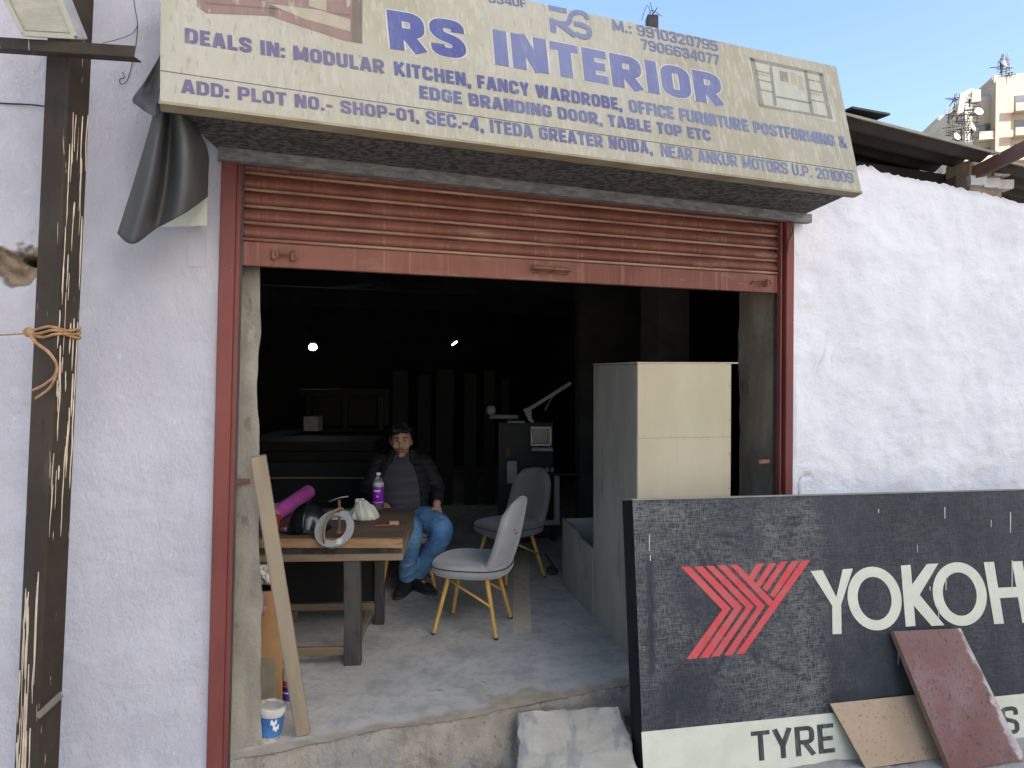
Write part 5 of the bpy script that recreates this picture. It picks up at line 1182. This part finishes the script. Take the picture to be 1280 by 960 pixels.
# ------------------------------------------------------------------ dim things at the back of the room
def bxt(o, nm, p, d, m, rz=0.0, bev=.004, par=None): return MB().box(p, d, Matrix.Rotation(rz, 3, 'Z')).build(nm, m, par or o, bevel=bev)
ym = 7.6
sk_names = [('topmost pale grey board', m_sheet), ('second grey board from the top', m_sheet), ('third dark board', m_sheetg), ('yellow edged board', m_sheety), ('dark green board below the yellow edged one', m_sheetg), ('lowest dark board', m_sheetg)]
zt = 1.02
for i, ((ds, m_), hgt) in enumerate(zip(sk_names, (.10, .10, .14, .025, .22, .40))):
    o = MB().box((0, 0, 0), (1.35 + .05 * math.sin(i * 2), 1.5, hgt - .006)).build('board_stack_sheet', m_, bevel=.003)
    o.location = (-1.98 + .02 * math.sin(i * 3), 7.8, zt - hgt / 2); tag(o, ds + ' in the sheet stack at the left back', 'board', 'stacked sheets at the back left'); zt -= hgt
saw = thing('panel_saw', 'grey machine frame standing on the sheet stack at the back left', 'machine', (-1.85, 8.2, 1.02))
for x in (-2.25, -1.85, -1.45): bxt(saw, 'post', (x, 8.2, 1.22), (.06, .06, .40), m_mach)
bxt(saw, 'cross_rail', (-1.85, 8.2, 1.45), (1.0, .10, .08), m_sheet); bxt(saw, 'back_plate', (-1.85, 8.27, 1.25), (.95, .03, .34), m_sheet); bxt(saw, 'motor_box', (-2.18, 8.1, 1.12), (.16, .18, .16), m_grey)
for i, (px, wd, zt_) in enumerate(((500, .2, 1.70), (530, .16, 1.64), (556, .22, 1.72), (588, .16, 1.66), (612, .14, 1.70), (632, .1, 1.6))):
    p = atY(px, 560, 9.4); o = MB().box((0, 0, 0), (wd, .02, zt_), Matrix.Rotation(R(-6), 3, 'X')).build('leaning_board', m_sheet, bevel=.002); o.location = (p.x, 9.4, zt_ / 2)
    tag(o, ('tall dim board leaning on the back wall behind the seated man, ' + ('leftmost of six', 'second from the left', 'third from the left', 'fourth from the left', 'fifth from the left', 'rightmost and narrowest')[i]), 'board', 'boards leaning on the back wall')
ym = 7.4
mc = thing('edging_machine', 'dark workshop machine with a pale roller bar at the back of the shop', 'machine', atY(650, 700, ym) * 1)
mc.location.z = 0; FRAME[mc.name] = Matrix.Translation(Vector(mc.location))
c_ = atY(657, 565, ym); bxt(mc, 'cabinet_body', (c_.x, ym + .25, .60), (.55, .5, 1.15), m_mach)
p0_, p1_ = atY(612, 521, ym - .05), atY(648, 521, ym - .05); MB().tube([p0_, p1_], .022, 12).build('roller', m_lite, mc, smooth=True)
p0_, p1_ = atY(634, 527, ym - .1), atY(656, 527, ym - .1); bxt(mc, 'guide_plate', (p0_ + p1_) / 2, (.18, .12, .02), m_lite)
MB().ball(atY(614, 513, ym), .05).build('knob', m_grey, mc, smooth=True)
bxt(mc, 'warning_plate', atY(635, 565, ym - .01) + Vector((0, -.01, 0)), (.05, .012, .09), m_red); bxt(mc, 'front_post', atY(640, 590, ym - .12), (.10, .05, .22), m_grey)
la = thing('machine_lamp_arm', 'white slanting support arm above the screen at the back', 'arm', atY(655, 512, ym - .1))
am = MB(); am.bar(atY(657, 514, ym - .1), atY(714, 478.5, ym - .1), .035, .035); am.build('boom', m_lite, la, bevel=.004)
am = MB(); am.prism([atY(x, y, ym - .12) for x, y in ((654, 512), (664, 508), (665, 524), (668, 526), (665, 529), (661, 526))], (0, .04, 0)); am.build('bracket', m_lite, la)
am = MB(); am.tube([atY(691, 495, ym - .1), atY(681, 513, ym - .1)], .006, 8); am.ball(atY(691, 494, ym - .1), .018); am.build('strut', m_grey, la)
mon = thing('control_screen', 'small control screen in a pale frame below the slanting arm', 'screen', atY(677, 560, ym - .2))
q0_, q1_ = atY(664.5, 534.5, ym - .2), atY(688, 556, ym - .2); cx_, cz_ = (q0_.x + q1_.x) / 2, (q0_.z + q1_.z) / 2; wd, hg = q1_.x - q0_.x, q0_.z - q1_.z
bxt(mon, 'screen', (cx_, ym - .19, cz_), (wd - .02, .02, hg - .02), m_screen)
fm_ = MB()
for dx, dz, sx, sz in ((-wd / 2, 0, .016, hg), (wd / 2, 0, .016, hg), (0, hg / 2, wd + .016, .016), (0, -hg / 2, wd + .016, .016)): fm_.box((cx_ + dx, ym - .2, cz_ + dz), (sx, .03, sz))
fm_.build('bezel', m_white, mon); bxt(mon, 'keyboard_base', (cx_ + .01, ym - .25, cz_ - hg / 2 - .035), (wd + .02, .15, .03), m_lite)
bxt(mon, 'pedestal', (cx_, ym - .1, cz_ - hg / 2 - .05), (.08, .3, .06), m_mach)
dk = thing('side_table', 'thin dark table with pale steel legs behind the dark grey chair', 'table', (atY(690, 590, 7.0).x, 7.0, 0))
a0_, a1_ = atY(655, 590, 7.0), atY(720, 590, 7.0); tz_ = a0_.z
bxt(dk, 'table_top', ((a0_.x + a1_.x) / 2, 7.15, tz_ - .01), (a1_.x - a0_.x, .5, .022), m_mach)
lx = atY(696, 600, 6.98).x; bxt(dk, 'leg', (lx, 6.98, tz_ * .5 + .13), (.05, .05, tz_ - .29), m_lite); bxt(dk, 'foot_bar', (lx - .09, 6.98, .26), (.23, .05, .05), m_lite)
bxt(dk, 'leg', (atY(662, 600, 7.3).x, 7.3, tz_ / 2 - .01), (.05, .05, tz_ - .02), m_mach); bxt(dk, 'leg', (lx, 7.35, tz_ / 2 - .01), (.05, .05, tz_ - .02), m_mach)
for i, px in enumerate((678, 684, 690)):
    p = atY(px, 586, 7.02); o = MB().lathe([(.001, 0), (.02, 0), (.018, .035), (.001, .04)], (0, 0, 0), 12).build('glue_pot', m_grey, smooth=True); o.location = (p.x, 7.02, tz_ + .002)
    tag(o, 'small grey pot on the thin dark table, ' + ('leftmost of three', 'middle of three', 'rightmost of three')[i], 'pot', 'small pots on the side table')
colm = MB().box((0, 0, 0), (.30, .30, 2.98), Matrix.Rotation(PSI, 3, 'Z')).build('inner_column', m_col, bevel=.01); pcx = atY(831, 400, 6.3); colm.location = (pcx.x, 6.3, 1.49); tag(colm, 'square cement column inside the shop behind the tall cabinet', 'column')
bl_ = thing('wall_lamp', 'small lit white lamp on the dark back wall at the left', 'lamp', atY(391, 434, 8.6)); pL = atY(391, 434, 8.6)
MB().ball(pL, (.05, .04, .038)).build('bulb', m_led, bl_, smooth=True); MB().box(pL + Vector((0, .04, .045)), (.09, .08, .03)).build('lamp_holder', m_mach, bl_)
pL = atY(567, 429, 8.8); tl_ = thing('tube_lamp', 'small tilted tube lamp glinting in the dark middle of the ceiling', 'lamp', pL)
MB().tube([pL + Vector((-.015, 0, -.02)), pL + Vector((.035, .05, .022))], .011, 8).build('tube', mat('glint_tube', (.8, .85, .9), rough=.3, emit=((.85, .93, 1), 2.5)), tl_); MB().box(pL + Vector((.01, .06, .03)), (.1, .04, .03)).build('lamp_holder', m_mach, tl_)
pf = atY(480, 352, 6.4); fan = thing('ceiling_fan', 'dim grey ceiling fan just behind the raised shutter', 'fan', pf)
MB().lathe([(.001, -.05), (.09, -.045), (.11, 0), (.06, .05), (.02, .06), (.015, .42), (.001, .42)], pf, 20).build('motor_hub', m_sheet, fan, smooth=True, angle=40)
for k in range(3):
    a = R(20 + 120 * k); MB().box(pf + Vector((math.cos(a) * .36, math.sin(a) * .36, -.01)), (.52, .12, .006), Matrix.Rotation(a, 3, 'Z') @ Matrix.Rotation(R(8), 3, 'X')).build('blade', m_sheet, fan)

# ------------------------------------------------------------------ apartment towers beyond the roofs
def tower(nm_lab, px0, px1, ytop, Y, m1, m2, rot, dep, bal, seed, cat='apartment block'):
    rnd = random.Random(seed); a, b_ = atY(px0, ytop, Y), atY(px1, ytop, Y); wd = b_.x - a.x; zt_ = a.z
    o = thing('apartment_block', nm_lab, cat, ((a.x + b_.x) / 2, Y + dep / 2, GZ), rot)
    lb2 = lambda mb, *a_, **k: mb.build(*a_, world=False, **k)
    H_ = zt_ - GZ
    lb2(MB().box((0, 0, H_ / 2), (wd, dep, H_)), 'wall', m1, parent=o)
    pr_ = MB(); pr_.box((0, -dep / 2 + .15, H_ + .5), (wd, .3, 1.0)); pr_.box((-wd / 2 + .15, .3, H_ + .5), (.3, dep - .6, 1.0)); lb2(pr_, 'roof_parapet', m2, parent=o)
    fin = MB(); fin.box((-wd / 2 + wd * .10, -dep / 2 - .35, H_ / 2), (wd * .2, .7, H_)); lb2(fin, 'stair_tower', m2, parent=o)
    fl_n = int(H_ / 3.1)
    for k in range(max(0, fl_n - 7), fl_n):
        z_ = k * 3.1 + 1.0
        for bx_ in bal:
            bx2 = wd * bx_
            sl_ = lb2(MB().box((bx2, -dep / 2 - .75, z_), (2.6, 1.5, .18)), 'balcony', m2, parent=o)
            rl_ = MB(); rl_.box((bx2, -dep / 2 - 1.45, z_ + .5), (2.6, .06, .85)); lb2(rl_, 'balcony_front', m_aptp, parent=sl_)
            wn = lb2(MB().box((bx2, -dep / 2 - .02, z_ + 1.25), (1.7, .08, 2.1)), 'window', m_glass, parent=o)
            if rnd.random() < .6: lb2(MB().box((bx2 + .8, -dep / 2 - 1.2, z_ + .95), (.7, .4, .55)), 'air_conditioner', m_white, parent=sl_)
    for k in range(max(0, fl_n - 7), fl_n):
        for yy in (-.25, .2): lb2(MB().box((-wd / 2 - .02, dep * yy, k * 3.1 + 2.2), (.08, 1.3, 1.4)), 'window', m_glass, parent=o)
    return o, zt_
o1, z1_ = tower('tallest cream apartment block at the right edge of the picture', 1260, 1345, 100, 95, m_apt, m_aptp, R(-12), 12, (-.12, .22), 1)
o2, z2_ = tower('middle cream apartment block stepping down from the tallest one', 1219, 1262, 130, 97, m_apt, m_aptw, R(-12), 12, (.1,), 2)
o3, z3_ = tower('lower apartment block crowded with dishes and scaffold at the left of the three', 1184, 1214, 152, 112, m_aptw, m_apt, R(-12), 10, (-.2, .25), 3)
def frame_tangle(px0, px1, py0, py1, Y, n, sd_, lab, par):
    rnd = random.Random(sd_); mb = MB(); 
    for k in range(n):
        x, y = rnd.uniform(px0, px1), rnd.uniform(py0, py1); p = atY(x, y, Y + rnd.uniform(-1, 1))
        d = rnd.choice([Vector((0, 0, 1)), Vector((0, .1, 1)), Vector((1, .2, 0)), Vector((1, -.2, .05)), Vector((.5, 0, .9))]) * rnd.uniform(.5, 1.9)
        mb.tube([p - d / 2, p + d / 2], .05, 5)
    o = thing('roof_frame', lab, 'steel frame', atY((px0 + px1) / 2, py1, Y)); mb.build('lattice', m_mach, o); return o
frame_tangle(1186, 1222, 122, 178, 94, 150, 5, 'dark tangle of pipes and dish frames on the lower apartment block', None)
frame_tangle(1247, 1264, 72, 96, 92, 34, 6, 'dark aerial lattice standing on the tallest apartment block', None)
for i, (px, py, r_) in enumerate(((1186, 140, .42), (1213, 119, .7), (1222, 141, .5), (1194, 172, .45), (1214, 160, .5), (1253, 80, .45))):
    p = atY(px, py, 91); o = thing('satellite_dish', 'pale satellite dish on the far apartment roofs, ' + ('leftmost one by the scaffold', 'largest one at the top of the scaffold', 'one right of the cream water panel', 'lowest left one over the shed roof', 'one under the cream panel', 'one on the tallest block')[i], 'satellite dish', p, 0, 'dishes on the far roofs')
    Md = Matrix.Rotation(R(20 * i - 40), 3, 'Z') @ Matrix.Rotation(R(70), 3, 'X')
    MB().lathe([(.02, 0), (r_ * .5, .06), (r_, .25), (r_, .29), (r_ * .5, .10), (.02, .04)], p, 18, Md).build('dish', m_white, o, smooth=True); MB().tube([p, p + Vector((0, .1, -1.4))], .06, 6).build('mast', m_mach, o)
for i, (pts) in enumerate((((1201, 116), (1209, 114), (1204, 140), (1197, 142)), ((1216, 112), (1226, 112), (1226, 126), (1215, 127)))):
    a = [atY(x, y, 90.5) for x, y in pts]; o = thing('roof_panel', ('tall', 'short')[i] + ' cream panel standing among the dishes on the far roof', 'panel', a[3]); MB().prism(a, (0, .3, 0)).build('sheet', m_apt, o)
o4, _ = tower('small cream gable house top peeping over the shed roof', 1168, 1186, 172, 108, m_apt, m_aptp, R(20), 9, (), 4, 'building')
